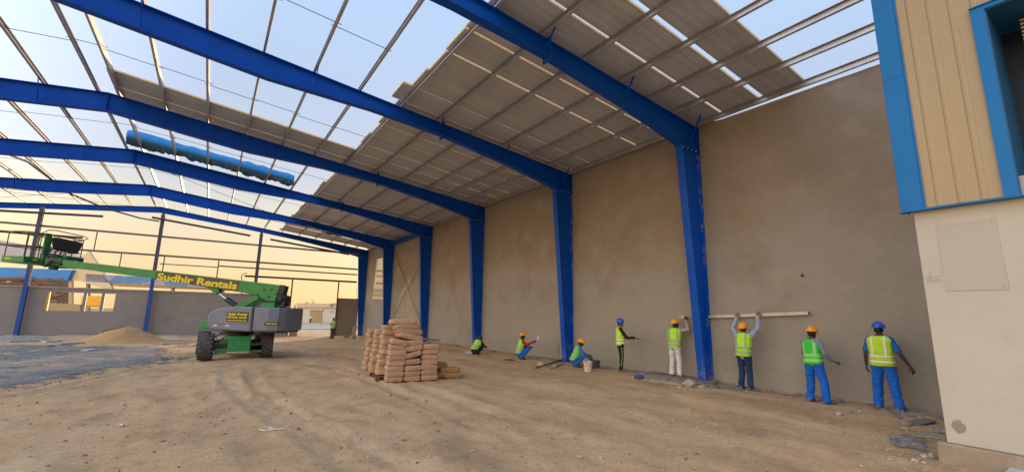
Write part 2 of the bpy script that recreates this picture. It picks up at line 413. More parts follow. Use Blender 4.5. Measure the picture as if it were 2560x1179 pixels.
# ------------------------------------------------------------------ portal frames
FY = [8.063, 14.286, 21.885, 29.255, 37.21, 44.872]
XR, ZR, XE, ZE = -4.1, 10.0, 12.8, 8.05          # ridge and eave (top of steel)
XL = 2*XR-XE
def ztop(x): return ZR-(ZR-ZE)*abs(x-XR)/(XE-XR)
INN = [(12.42, 0), (11.87, 7.25), (9.4, 7.85), (6.4, 8.36), (3.8, 8.60), (.7, 8.70), (XR, 9.27)]
INNF = [(12.42, 0), (11.87, 7.25), (9.4, 7.85), (6.4, 8.36), (3.0, 8.80), (.0, 9.12), (XR, 9.52)]
def zin(x, inn):
    x = x if x > XR else 2*XR-x
    for (a, za), (b_, zb) in zip(inn[1:], inn[2:]):
        if b_ <= x <= a: return za+(zb-za)*(x-a)/(b_-a)
    return inn[1][1]
FRAME_LABELS = ['nearest blue portal frame, its column left of the man lifting a straightedge',
 'second nearest blue portal frame, its column foot beside the squatting green vested worker',
 'third blue portal frame, with grey roof panels lying just behind its rafter',
 'fourth blue portal frame, under the blue tarpaulin and behind the cement bags',
 'fifth blue portal frame, one bay in front of the gable end',
 'sixth and farthest blue portal frame, at the open gable end']
BOLT = mat('bolt_steel', (.62, .60, .58), None, rough=.4, metal=.7)
def liner():
    m, n, l, b = node_mat('panel_liner'); tc = n.new('ShaderNodeTexCoord').outputs['Object']; sp = n.new('ShaderNodeSeparateXYZ'); l.new(tc, sp.inputs[0])
    c = nmix(n, l, nrange(n, l, nnoise(n, l, nmap(n, l, tc, (.3, 3, 1)), .8, 6, .6), .35, .65), (.56, .565, .585), (.46, .46, .475))
    fr = nmath(n, l, 'FRACT', nmath(n, l, 'MULTIPLY', sp.outputs['Y'], 4.1))
    rib = nmath(n, l, 'LESS_THAN', nmath(n, l, 'ABSOLUTE', nmath(n, l, 'SUBTRACT', fr, .5)), .07)
    c = nmix(n, l, nmath(n, l, 'MULTIPLY', rib, .28), c, (.22, .215, .215))
    lap = nmath(n, l, 'LESS_THAN', nmath(n, l, 'FRACT', nmath(n, l, 'MULTIPLY', sp.outputs['X'], .70)), .012)
    c = nmix(n, l, nmath(n, l, 'MULTIPLY', lap, .5), c, (.70, .66, .58))
    l.new(c, b.inputs['Base Color']); b.inputs['Roughness'].default_value = .45
    bp_ = n.new('ShaderNodeBump'); bp_.inputs['Strength'].default_value = .4; bp_.inputs['Distance'].default_value = .01
    l.new(nmath(n, l, 'SUBTRACT', nnoise(n, l, nmap(n, l, tc, (.25, 5, 1)), 1.2), nmath(n, l, 'MULTIPLY', rib, .5)), bp_.inputs['Height']); l.new(bp_.outputs[0], b.inputs['Normal'])
    return m
PANEL = liner()
PUR_R = [XR+.36+1.43*k for k in range(10)]+[10.42, 11.55, 12.70]       # purlin lines down the right slope
PUR_L = [XR-.36-1.43*k for k in range(12)]
def column_paint():
    m, n, l, b = node_mat('column_paint'); tc = n.new('ShaderNodeTexCoord').outputs['Object']; sp = n.new('ShaderNodeSeparateXYZ'); l.new(tc, sp.inputs[0])
    c = nmix(n, l, nrange(n, l, nnoise(n, l, tc, 1.5), .35, .65), (.0005, .066, .42), (.0006, .078, .47))
    # plaster smeared on the steel where it meets the wall, and splashes of dust near the foot
    edge = nmath(n, l, 'GREATER_THAN', nmath(n, l, 'ADD', sp.outputs['X'], nrange(n, l, nnoise(n, l, nmap(n, l, tc, (1, 1, .6)), 5), .3, .7, -.12, .06)), 16.86)
    c = nmix(n, l, nmath(n, l, 'MULTIPLY', edge, nrange(n, l, nnoise(n, l, tc, 9), .40, .60, 0, .7)), c, (.20, .21, .24))
    foot = nrange(n, l, nmath(n, l, 'ADD', sp.outputs['Z'], nrange(n, l, nnoise(n, l, tc, 4), .3, .7, -.5, .5)), .75, .1, 0, .55)
    c = nmix(n, l, nmath(n, l, 'MULTIPLY', foot, nrange(n, l, nnoise(n, l, tc, 13), .42, .62)), c, (.30, .30, .32))
    c = nmix(n, l, nrange(n, l, nnoise(n, l, nmap(n, l, tc, (3, 3, .5)), 6), .58, .8, 0, .3), c, (.05, .12, .36))
    l.new(c, b.inputs['Base Color']); b.inputs['Roughness'].default_value = .45; b.inputs['Specular IOR Level'].default_value = .2
    return m
BLUEC = column_paint()
def frame(k):
    y = FY[k]; inn = INNF if k == 5 else INN
    fw_ = .13 if k < 5 else .10; tw, tf = .012, .022
    root = tag(empty('portal_frame', (XR, y, 0)), FRAME_LABELS[k], 'steel frame', 'blue portal frames of the hall')
    def S(p, s): return (p[0] if s > 0 else 2*XR-p[0], p[1])
    for s in (1, -1):
        g0 = gz(XE if s > 0 else XL, y)
        P3 = lambda p, dy: (S(p, s)[0], y+dy, p[1])
        # column
        c = MB(); kz = inn[1][1]
        ob = [(XE-.0, g0), (XE-.0, kz)]; ib = [(12.42, g0), inn[1]]
        c.prism([P3(q, -tw) for q in (ib[0], (XE-tf, g0), (XE-tf, kz), ib[1])], (0, 2*tw, 0))
        c.prism([P3(q, -fw_) for q in ((XE-tf, g0), (XE, g0), (XE, kz), (XE-tf, kz))], (0, 2*fw_, 0))
        c.prism([P3(q, -fw_) for q in ((ib[0][0]-tf, g0), ib[0], (ib[1][0], kz), (ib[1][0]-tf, kz))], (0, 2*fw_, 0))
        co = c.build('column', BLUEC, root)
        MB().box(*sorted((S((12.30, 0), s)[0], S((12.798, 0), s)[0])), y-.2, y+.2, g0-.02, g0+.03).build('base_plate', BLUE, co)
        kp = MB().box(*sorted((S((11.80, 0), s)[0], S((12.797, 0), s)[0])), y-fw_-.01, y+fw_+.01, kz-.001, kz+.05).build('cap_plate', BLUE, co)
        for q in range(4): MB().ball((S((11.98+q*.22, 0), s)[0], y-fw_+.05, kz-.02), (.028, .028, .03), 8, 5).build('bolt', BOLT, kp)
        # rafter
        r = MB(); z0 = kz+.052
        xs = [XE, 11.2, 9.4, 8, 6.4, 5, 3.8, 2.2, .7, -1, -2.6, XR]
        top = [(x, ztop(x)) for x in xs]; bot = [(11.87, z0)]+[(x, zin(x, inn)) for x in xs[2:]]
        web = [(XE-tf, z0), (XE-tf, ztop(XE)-tf)]+[(x, z-tf) for x, z in top[1:]]+[(x, z+tf) for x, z in reversed(bot)]
        r.prism([P3(q, -tw) for q in web], (0, 2*tw, 0))
        for a, b_ in zip(top, top[1:]):
            r.prism([P3(q, -fw_) for q in (a, b_, (b_[0], b_[1]-tf), (a[0], a[1]-tf))], (0, 2*fw_, 0))
        for a, b_ in zip(bot, bot[1:]):
            r.prism([P3(q, -fw_) for q in (a, b_, (b_[0], b_[1]+tf), (a[0], a[1]+tf))], (0, 2*fw_, 0))
        r.prism([P3(q, -fw_) for q in ((XE, z0), (XE, ztop(XE)-tf), (XE-tf, ztop(XE)-tf), (XE-tf, z0))], (0, 2*fw_, 0))
        ra = r.build('rafter', BLUE, root)
        # knee stiffener, splice plate with bolts, flange braces
        kst = MB(); a = (11.9, kz+.07); b_ = (XE-.04, ztop(XE)-.05)
        kst.hexa([P3(q, dy) for dy in (-fw_+.02, -tw-.002) for q in (a, (a[0]+.02, a[1]-.02), (b_[0]+.02, b_[1]-.02), b_)])
        kst.build('stiffener', BLUE, ra)
        for xs_ in ((6.45,) if k < 5 else ()):
            sp = MB()
            sp.box(*sorted((S((xs_-.025, 0), s)[0], S((xs_+.025, 0), s)[0])), y-fw_-.02, y+fw_+.02, zin(xs_, inn)-.12, ztop(xs_)+.10)
            so_ = sp.build('splice_plate', BLUE, ra)
            for zz in (zin(xs_, inn)-.07, zin(xs_, inn)+.08, ztop(xs_)-.08, ztop(xs_)+.06):
                for sg in (-1, 1): MB().ball((S((xs_, 0), s)[0]+sg*.045, y-fw_+.05, zz), .024, 8, 5).build('bolt', BLUE, so_)
        if k < 5:
            for xi in (PUR_R[1], PUR_R[4], PUR_R[7], PUR_R[9], PUR_R[12]-.5):
                zt = ztop(xi)+.06
                MB().bar(P3((xi+.02, zin(xi, inn)+.05), -fw_+.02), P3((xi-.02, zt), -.62), .055, .02, up=(1, 0, 0)).build('flange_brace', BLUE, ra)
    # ridge stiffener plates
    MB().box(XR-.012, XR+.012, y-fw_+.01, y+fw_-.01, zin(XR, inn)+.03, ZR-.03).build('ridge_plate', BLUE, root)
for k in range(6): frame(k)

# ------------------------------------------------------------------ purlins
def ordinal(n): return ['first', 'second', 'third', 'fourth', 'fifth', 'sixth', 'seventh', 'eighth', 'ninth', 'tenth', 'eleventh', 'twelfth', 'thirteenth', 'fourteenth', 'fifteenth'][n-1]
ANG = math.atan((ZR-ZE)/(XE-XR))
def purlin(x, s, y0, y1, name='purlin', h=.20, fl=.07, extra=0):
    """lipped channel standing on the rafters, open towards the ridge"""
    tt = .005; c, sn = math.cos(ANG), math.sin(ANG); zb = ztop(x)+.003
    sec = [(-fl, 0), (0, 0), (0, h), (-fl, h), (-fl, h-.022), (-fl+tt, h-.022), (-fl+tt, h-tt), (-tt, h-tt), (-tt, tt), (-fl+tt, tt), (-fl+tt, .022), (-fl, .022)]
    pts = []
    for a, b_ in sec:
        dx = a*c+b_*sn; dz = -a*sn+b_*c
        pts.append((x+s*dx, y0, zb+dz))
    return MB().prism(pts, (0, y1-y0, 0)).build(name, GALV)
for i, x in enumerate(PUR_R):
    o = purlin(x, 1, -.8, 45.0)
    lab = 'galvanised eave purlin lowest on the right roof slope, along the plaster wall' if i == 12 else \
        ('galvanised roof purlin on the right slope, beside the ridge' if i == 0 else 'galvanised roof purlin on the right slope, %s line up from the wall' % ordinal(13-i))
    tag(o, lab, 'purlin', 'galvanised purlins of the right roof slope')
for i, x in enumerate(PUR_L[:9]):
    o = purlin(x, -1, -.8 if i < 2 else 6, 45.0)
    tag(o, 'golden lit roof purlin on the left slope, %s line out from the ridge' % ordinal(i+1), 'purlin', 'purlins of the left roof slope')
# sag rods at mid bay, staggered from purlin to purlin
for k in range(5):
    ym = (FY[k]+FY[k+1])/2
    if k == 0: ym += .3
    mb = MB(); xs = PUR_L[8::-1]+PUR_R[:7 if k else 6]
    for i, (a, b_) in enumerate(zip(xs, xs[1:])):
        dy = .07 if i % 2 else -.07
        mb.tube([(a-.12, ym+dy, ztop(a)+.12), (b_+.12, ym+dy, ztop(b_)+.12)], .011, 5)
    tag(mb.build('sag_rod', RODM), 'thin steel sag rod line across the open purlins, %s' % ['between the two nearest blue frames', 'between the second and third blue frames', 'between the third and fourth blue frames', 'between the fourth and fifth blue frames', 'in the bay next to the gable'][k], 'sag rod', 'thin sag rods in the open roof')
# wind bracing rods of the roof and of the wall
def rod(name, a, b_, r, m, lab, cat, grp=None, sag=0):
    n_ = 9 if sag else 2
    pts = []
    for i in range(n_):
        t = i/(n_-1); p = Vector(a).lerp(Vector(b_), t); p.z -= sag*4*t*(1-t); pts.append(p)
    return tag(MB().tube(pts, r, 6).build(name, m), lab, cat, grp)
rod('brace_rod', (-16, 37.4, ztop(-16)-.15), (-4.4, 44.7, ztop(-4.4)-.2), .013, RODM, 'thin roof bracing rod rising towards the ridge at the gable bay', 'brace rod', 'roof bracing rods')
rod('brace_rod', (-16, 44.7, ztop(-16)-.15), (-4.4, 37.4, ztop(-4.4)-.2), .013, RODM, 'thin roof bracing rod crossing the other one in the gable bay', 'brace rod', 'roof bracing rods')
rod('brace_rod', (-4.4, 29.6, ztop(-4.4)-.25), (3.6, 37.0, ztop(3.6)-.2), .013, RODM, 'thin roof bracing rod right of the ridge past the blue tarpaulin', 'brace rod', 'roof bracing rods')
cb = [U(0, 378, Y=34), U(70, 405, Y=36), U(175, 484, Y=40), U(262, 520, Y=42), U(350, 545, Y=44), U(398, 553, Y=44.6)]
tag(MB().tube(cb, .055, 6).build('lifting_strap', PRIMER), 'dark strap slung under the far rafters down to the middle gable post', 'strap')
ys_, ye_ = FY[3]+.1, FY[4]-.1
rod('wall_brace', (12.70, ye_, 7.4), (12.70, ys_, .35), .02, RODM, 'steel bracing rod on the wall, sloping down towards the cement bags', 'brace rod', 'crossed wall bracing rods')
rod('wall_brace', (12.66, ys_, 6.7), (12.66, ye_, .45), .02, RODM, 'steel bracing rod on the wall, sloping down towards the gable', 'brace rod', 'crossed wall bracing rods')
tag(MB().box(12.35, 12.6, FY[3]+.02, FY[4]-.02, 7.62, 7.87).build('eave_strut', BLUE), 'short blue strut between the fourth and fifth columns under the eave', 'strut')

# ------------------------------------------------------------------ roof panels
def panel(x0, x1, y0, y1, lift=.205, th=.062, m=(PANEL, FOAM, PANELTOP), jag=0):
    zb = lambda x: ztop(x)+lift
    mb = MB()
    # underside with shallow ribs
    n_ = 4; pts = []
    vs = [(x0, y0, zb(x0)), (x1, y0, zb(x1)), (x1, y1, zb(x1)), (x0, y1, zb(x0)), (x0, y0, zb(x0)+th), (x1, y0, zb(x1)+th), (x1, y1, zb(x1)+th), (x0, y1, zb(x0)+th)]
    mb.v = vs; mb.f = [(3, 2, 1, 0), (4, 5, 6, 7), (0, 1, 5, 4), (1, 2, 6, 5), (2, 3, 7, 6), (3, 0, 4, 7)]; mb.mi = [0, 2, 1, 1, 1, 1]
    return mb.build('roof_panel', list(m))
JY = [4.70, 5.85, 7.08, 8.2, 9.27, 10.48, 11.73, 12.94, 14.12, 15.25, 16.44, 17.66, 18.97, 20.19, 21.43]
GP = [0, .15, .085, .03, .075, .085, .010, .040, .034, .055, .045, .036, .05, .055, .05]
while JY[-1] < 43.5: JY.append(JY[-1]+1.2); GP.append(rnd.choice([.03, .045, .06, .016, .07]))
GP[-3] = .42; GP[-2] = .10
BAYS = ['in front of the nearest frame', 'between the first and second frames', 'between the second and third frames', 'between the third and fourth frames', 'between the fourth and fifth frames', 'between the fifth frame and the gable']
cnt = {}
for j in range(len(JY)):
    y0 = JY[j]+GP[j]/2; y1 = (JY[j+1]-GP[j+1]/2) if j+1 < len(JY) else 44.95
    xe = 4.76+rnd.choice([-.05, .0, .04, .02, -.07])-(.30 if 12.5 < y0 < 13.5 else .12 if y0 > 24 and j % 3 == 0 else 0)
    ym = (y0+y1)/2; b_ = sum(1 for f in FY if f < ym); cnt[b_] = cnt.get(b_, 0)+1
    o = panel(xe, 13.0, y0, y1)
    tag(o, 'grey roof panel over the plaster wall %s, %s from the camera' % (BAYS[min(b_, 5)], ordinal(cnt[b_])), 'roof panel', 'grey roof panels on the right slope')
o = panel(XR+.15, 4.9, 19.95, 21.38); tag(o, 'long grey panel lying up to the ridge, nearer of two before the third frame', 'roof panel', 'panels laid up to the ridge')
o = panel(XR+.15, 4.86, 21.45, 22.55); tag(o, 'long grey panel lying up to the ridge, farther of two over the third frame', 'roof panel', 'panels laid up to the ridge')

# crumpled blue tarpaulin lying across the purlins by the fourth frame
TARP = mat('blue_tarpaulin', (.008, .22, .62), (.006, .17, .52), 2, .45, c3=(.03, .30, .66), s3=6, bump=.2, bscale=7)
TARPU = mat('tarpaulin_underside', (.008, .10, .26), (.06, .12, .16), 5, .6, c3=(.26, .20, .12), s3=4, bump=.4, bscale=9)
def tarp_mesh(x0, x1, y, seed, hh=.62, drop=.42):
    mb = MB(); nx_ = 110; prof = []
    for i in range(nx_+1):
        x = x0+(x1-x0)*i/nx_; zt = ztop(x)+.22
        n1 = noise.noise(Vector((x*1.1, seed, 0))); n2 = noise.noise(Vector((x*2.6, seed, 5))); n3 = noise.noise(Vector((x*6, seed, 8)))
        n4 = noise.noise(Vector((x*13, seed, 3))); d = drop*max(.25, .75+.45*n1+.35*n2+.25*n3+.25*n4)
        row = [(x, y+.55, zt+.12), (x, y+.15+.04*n3, zt+hh+.07*n1), (x, y-.08, zt+hh+.06*n2+.05*n1), (x, y-.22+.03*n3, zt+hh*.5), (x, y-.20+.05*n2, zt+.04), (x, y-.02+.10*n1, zt-.02-.2*d), (x, y+.06+.16*n2, zt-.05-d), (x, y+.25+.15*n1, zt-.02-.4*d), (x, y+.5, zt+.02)]
        prof.append(row)
    k = len(prof[0])
    for r_ in prof: mb.v += r_
    for i in range(nx_):
        for j in range(k): mb.f.append((i*k+j, i*k+(j+1) % k, (i+1)*k+(j+1) % k, (i+1)*k+j))
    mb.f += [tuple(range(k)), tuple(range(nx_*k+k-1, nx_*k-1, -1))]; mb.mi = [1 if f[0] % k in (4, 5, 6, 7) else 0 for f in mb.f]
    return mb
tag(tarp_mesh(-4.35, 3.35, 28.2, 2.2, .46, .26).build('tarpaulin', [TARP, TARPU], smooth=True), 'long bright blue tarpaulin bundle lying across the purlins before the fourth frame', 'tarpaulin')
tag(tarp_mesh(7.8, 9.0, 40.9, 4.4, .3, .2).build('tarpaulin', [TARP, TARPU], smooth=True), 'small blue tarpaulin scrap on the far roof by the gable', 'tarpaulin')

# ------------------------------------------------------------------ gable end
GY = FY[5]
PX = [-10.66, -3.83, 3.18]
PLAB = ['left blue gable post behind the lift basket', 'middle blue gable post under the ridge, behind the green boom', 'right brown blue gable post above the lift turntable']
POSTU = mat('post_upper_tone', (.075, .075, .115), (.10, .085, .10), 2, .55)  # darker, greyer tone for the upper posts and the whole right post
POSTM = mat('post_paint', (.010, .075, .34), (.012, .085, .37), 2, .5)
for i, x in enumerate(PX):
    g0 = gz(x, GY)-.05; zt = [9.0, 9.45, 8.75][i]-.25
    root = tag(empty('gable_post', (x, GY-.33, g0)), PLAB[i], 'post', 'posts of the gable end')
    mb = MB()
    zs = [(g0, 4.1, 0), (4.1, zt, 1)] if i < 2 else [(g0, zt, 1)]
    for a_, b_, mi_ in zs:
        for d in (-.12, .12): mb.box(x-.12, x+.12, GY-.33+d-.008, GY-.33+d+.008, a_, b_, mi_)
        mb.box(x-.006, x+.006, GY-.442, GY-.218, a_, b_, mi_)
    mb.build('shaft', [POSTM, POSTU], root)
    cp = MB().box(x-.16, x+.16, GY-.47, GY-.19, zt, zt+.04); cp.box(x-.1, x+.1, GY-.40, GY-.30, zt+.04, zt+.22); cp.build('cap_cleat', RODM, root)
    MB().box(x-.18, x+.18, GY-.5, GY-.16, g0, g0+.05).build('base_plate', POSTM, root)
def girt(x0, x1, z, lab, h=.14, m=GALV, y=GY-.18, grp='horizontal girts of the open gable', d=.06):
    mb = MB(); mb.box(x0, x1, y+.0, y+.008, z-h/2, z+h/2); mb.box(x0, x1, y+.008, y+d, z+h/2-.008, z+h/2); mb.box(x0, x1, y+.008, y+d, z-h/2, z-h/2+.008)
    return tag(mb.build('girt', m), lab, 'girt', grp)
GIRT = mat('girt_steel', (.20, .155, .14), (.26, .20, .18), 3, .6, .3)
girt(-20, 11.85, 7.58, 'highest long girt across the open gable', .15, GIRT)
girt(-20, 11.85, 6.06, 'second long girt across the open gable, just above the boom tip', .15, GIRT)
girt(-22, -8.3, 6.95, 'thick dusty girt behind the lift basket railing', .17, PRIMER)
girt(.35, 11.85, 5.52, 'girt right of centre, third from top on the gable', .12, GIRT)
girt(-3.6, .30, 5.40, 'short girt right of the middle gable post', .08, GIRT)
girt(2.3, 11.85, 4.80, 'brown lintel girt above the site doorway', .17, PRIMER)
def gpost(x, z0, z1, lab, w_=.09, m=GIRT):
    mb = MB().box(x-w_/2, x+w_/2, GY-.10, GY-.02, z0, z1)
    return tag(mb.build('gable_stud', m), lab, 'stud', 'slim studs of the open gable')
gpost(-7.58, 6.14, 7.50, 'slim stud between the two top girts, right of the basket')
gpost(-5.98, 5.0, 5.98, 'slim stud below the second girt, above the left end of the boom')
gpost(-3.35, 4.3, 5.98, 'slim stud just right of the middle gable post')
gpost(.30, 3.3, 5.98, 'slim stud above the boom lettering')
gpost(6.12, -.3, 4.71, 'left door stud of the site doorway', .11, PRIMER)
gpost(10.18, -.5, 4.71, 'right door stud of the site doorway, by the standing worker', .11, PRIMER)
def rake(x0, z0, x1, z1, lab):
    return tag(MB().bar((x0, GY-.55, z0), (x1, GY-.55, z1), .10, .16).build('rake_angle', PRIMER), lab, 'steel angle', 'dark sloping angles under the gable rafter')
rake(-14.5, 8.2, -7.34, 8.66, 'dark steel angle sloping under the gable rafter above the basket')
rake(-4.5, 8.98, 2.34, 8.30, 'dark steel angle sloping right from the middle gable post')
rake(3.9, 8.14, 10.8, 7.42, 'dark steel angle sloping down right of the third gable post')

# low gable wall with a window opening
LW0, LW1 = GY+.02, GY+.24
wx0, wx1, wz0, wz1 = -9.62, -5.93, 1.55, 2.93
root = tag(empty('low_wall', (-8, GY, 0)), 'long low grey rendered wall under the gable with a window opening', 'wall')
mb = MB(); LT = 3.2
mb.box(-26, wx0, LW0, LW1, -.9, LT); mb.box(wx1, 6.15, LW0, LW1, -.9, LT); mb.box(wx0, wx1, LW0, LW1, -.9, wz0); mb.box(wx0, wx1, LW0, LW1, wz1, LT)
mb.build('wall', LOWPL, root)
MB().box(-26, 3.6, LW0-.06, LW1+.05, LT+.002, LT+.10).build('coping', mat('coping_concrete', (.46, .40, .34), (.38, .33, .28), 3, .85), root)
FRM = mat('window_frame_grey', (.26, .26, .33), (.22, .22, .28), 4, .5)
YFR = mat('window_jamb_yellow', (.70, .45, .06), (.6, .38, .05), 4, .5)
fr = MB()
for x in (-7.62, -6.62): fr.box(x-.09, x+.09, LW0+.05, LW1-.05, wz0, wz1)
fr.box(wx0, wx1, LW0+.06, LW1-.06, wz0, wz0+.05); wf = fr.build('window_frame', FRM, root)
MB().box(wx0, wx0+.14, LW0+.02, LW1-.02, wz0+.051, wz1-.01).build('window_jamb', YFR, wf)
pn = tag(MB().box(10.24, 12.2, LW0, LW1, -1.0, 3.18).build('low_wall', plaster_mat('panel_render', (.25, .20, .155), (.25, .21, .17), 1.2, (.30, .25, .20), wob=.4)), 'narrow low rendered wall between the doorway and the farthest blue column', 'wall')
tag(MB().box(6.3, 6.9, LW0-.35, LW0-.05, -.6, .28).build('kerb_block', CONC), 'concrete kerb block at the left foot of the site doorway', 'block')
# ------------------------------------------------------------------ neighbouring building at the right edge
BX = 8.25
def bp(px, py, X=BX): return U(px, py, X=X)
c0 = bp(2281, 535); c1 = bp(2370, 1105)
YB = (c0.y+c1.y)/2; ZB = c1.z; ZT = c0.z
nb = tag(empty('neighbouring_building', (BX, YB, 0)), 'white walled building with beige ribbed cladding and blue trims at the right edge', 'building')
MB().box(BX, 12.3, -7, YB, ZB, ZT+.3).build('wall', WHITE, nb, bevel=.012)
pl = MB().box(BX-.045, 12.2, -7, YB+.10, -.3, ZB-.003); pl.build('plinth', CONC, nb, bevel=.02)
CX = BX-.07
zf = bp(2255, 531, CX).z
# ribbed cladding: trapezoid ribs running up the wall
RZ = 10.2
yt1 = bp(2310, 522, CX).y; yt0 = bp(2253, 528, CX-.05).y
mb = MB(); y = YB+.06; prof = [(CX, y)]; pitch = .36*(yt0-yt1)
ribp = .215
y = yt1
prof = [(CX+.0, YB+.05), (CX+.0, y)]
while y > -6:
    prof += [(CX, y-ribp*.60), (CX-.012, y-ribp*.68), (CX-.016, y-ribp*.78), (CX-.016, y-ribp*.84), (CX-.012, y-ribp*.92), (CX, y-ribp)]; y -= ribp
back = [(CX+.03, y-.01), (CX+.03, YB+.05)]
# window opening: cladding is built as the piece left of it, the pieces above and right of it
wy1 = bp(2462, 120, CX).y-.0; wzt = bp(2450, 30, CX).z; wy0 = -1.6
def clad(p, z0, z1): return MB().prism([(a, b_, z0) for a, b_ in p], (0, 0, z1-z0))
left = [q for q in prof if q[1] > wy1]; left += [(CX, wy1), (CX+.03, wy1), (CX+.03, YB+.05)]
clad(left, zf+.02, wzt).build('cladding', BEIGE, nb)
clad(prof+back, wzt+.002, RZ).build('cladding', BEIGE, nb)
right = [(CX, wy0)]+[q for q in prof if q[1] < wy0]+[(CX+.03, y-.01), (CX+.03, wy0)]
clad(right, zf+.02, wzt).build('cladding', BEIGE, nb)
# corner trim, drip flashing
MB().box(CX-.035, CX-.02, yt1-.004, yt0, zf+.012, RZ).box(CX-.019, CX+.34, yt0-.004, yt0+.010, zf+.012, RZ).box(CX-.02, CX-.0165, yt1-.03, yt1, zf+.012, RZ).build('corner_trim', TRIMB, nb)
MB().box(CX-.05, CX+.09, -6.5, yt0+.03, zf-.012, zf+.008).build('drip_flashing', TRIMB, nb)
jz = bp(2215, 205, CX).z
MB().box(CX-.038, CX-.0352, yt1, yt0-.002, jz, jz+.006).build('trim_seam', mat('seam_dark', (.004, .10, .3), None), nb)
# blue framed window with deep reveal
DKGL = mat('dark_window_glass', (.012, .022, .04), None, rough=.35, spec=.2)
yfw = bp(2440, 60, CX).y-bp(2478, 60, CX).y
wroot = MB().box(CX-.04, CX-.018, wy1-yfw*.45, wy1+yfw*.55, zf+.012, wzt+.0).box(CX-.04, CX-.018, wy0, wy1+yfw*.55, wzt+.001, wzt+.07).box(CX-.06, CX-.0405, wy0, wy1+yfw*.6, wzt+.06, wzt+.075).build('window_frame', TRIMB, nb)
REV = mat('reveal_blue', (.012, .12, .26), (.014, .095, .20), 3, .5)
MB().box(CX-.017, CX+.95, wy1-yfw*.45-.012, wy1-yfw*.45, zf+.012, wzt).box(CX-.017, CX+.95, wy0, wy1-yfw*.45-.013, wzt-.014, wzt-.001).build('reveal', REV, wroot)
MB().box(CX+.95, CX+.97, wy0, wy1, zf+.012, wzt).build('glass', DKGL, wroot)
lv = MB()
for i in range(9): lv.box(CX+.5, CX+.55, wy0, wy1-.30, wzt-.10-i*.055, wzt-.075-i*.055)
lv.build('louvre', mat('louvre_tan', (.50, .36, .18), (.42, .30, .15), 3, .6), wroot)
# screws
SCR = mat('screw_head', (.36, .27, .15), None, rough=.5)
for px, py in [(2288, 117), (2338, 97), (2394, 75), (2404, 476)]:
    p = bp(px, py, CX-.006); MB().ball(p, (.010, .014, .012), 8, 5).build('screw', SCR, nb)
# flat plaque, scribble, plaster scar
PLQ = mat('plaque_board', (.435, .40, .345), (.41, .375, .32), 1.5, .7)
q = [bp(*p, X=BX-.008) for p in [(2340, 562), (2487, 544), (2524, 722), (2366, 727)]]
pq = MB().prism(q, (.0065, 0, 0)).build('wall_plaque', PLQ, nb)
for px, py in [(2348, 572), (2478, 553), (2512, 714), (2374, 718)]: MB().ball(bp(px, py, BX-.009), (.006, .008, .008), 8, 5).build('screw', SCR, pq)
INK = mat('pencil_mark', (.30, .27, .25), None, rough=.8)
sc = MB()
for st in [[(2312, 690), (2316, 694), (2321, 689), (2320, 698), (2318, 706), (2324, 698), (2329, 690), (2327, 684), (2324, 690), (2332, 694), (2340, 692), (2356, 688)],
           [(2326, 701), (2326, 707)], [(2331, 698), (2333, 704), (2337, 699), (2336, 705)], [(2341, 697), (2345, 697), (2344, 704)], [(2349, 696), (2353, 696), (2349, 703), (2355, 703)], [(2323, 680), (2323, 683)]]:
    sc.tube([bp(*p, X=BX-.002) for p in st], .0022, 4)
sc.build('wall_scribble', INK, nb)
rr = random.Random(3)
e = [bp(*q_, X=BX-.004) for q_ in [(2381, 1052), (2390, 1049), (2401, 1049), (2404, 1057), (2412, 1060), (2416, 1068), (2413, 1077), (2404, 1082), (2395, 1082), (2388, 1075), (2383, 1069), (2378, 1063)]]
MB().prism(e, (.003, 0, 0)).build('plaster_scar', mat('bare_cement', (.33, .27, .21), (.26, .21, .16), 14, .95, bump=.6, bscale=60), nb)
for px, py in [(2360, 900), (2440, 890), (2485, 905), (2520, 895), (2500, 1050), (2392, 1049), (2538, 880)]:
    p = bp(px, py, BX-.001); MB().box(p.x, p.x+.0005, p.y-.006*rr.random()-.002, p.y+.004, p.z-.002, p.z+.002+.004*rr.random()).build('wall_chip', INK, nb)

# small round hole with a pipe stub in the plaster
h_ = U(2006, 688, X=WX); MB().tube([(WX-.006, h_.y, h_.z), (WX-.0005, h_.y, h_.z)], .045, 14).build('wall_hole', mat('hole_dark', (.05, .04, .035), None), pw)

# ------------------------------------------------------------------ background beyond the gable
def bgp(px, py, D): return U(px, py, D=D)
WSHEET = mat('grey_white_sheet', (.46, .45, .47), (.40, .39, .42), .5, .5)
CREAM = mat('cream_wall', (.72, .56, .34), (.66, .51, .31), .5, .8)
SKYB = mat('awning_blue', (.012, .24, .62), (.010, .20, .55), .6, .5)
DKTIM = mat('timber_brown', (.16, .085, .05), (.25, .14, .08), 3, .85, stretch=(1, 1, 6))
def quadslab(pts, thick, name, m, parent): return MB().prism(pts, thick).build(name, m, parent)
D1 = 58
away = E2*9
lb = tag(empty('workshop', bgp(100, 800, D1)), 'pale grey workshop with a bright blue fascia behind the low wall at left', 'building')
quadslab([bgp(-330, 575, D1), bgp(0, 600, D1), bgp(150, 628, D1), bgp(205, 640, D1), bgp(186, 672, D1), bgp(0, 655, D1), bgp(-330, 625, D1)], away*.12, 'roof_sheet', WSHEET, lb)
quadslab([bgp(-330, 655, D1-.5), bgp(180, 674, D1-.5), bgp(168, 700, D1-.5), bgp(-330, 681, D1-.5)], away*.10, 'fascia', SKYB, lb)
quadslab([bgp(190, 652, D1), bgp(222, 628, D1), bgp(270, 702, D1), bgp(285, 730, D1), bgp(205, 703, D1), bgp(172, 700, D1)], away*.04, 'gable_wall', CREAM, lb)
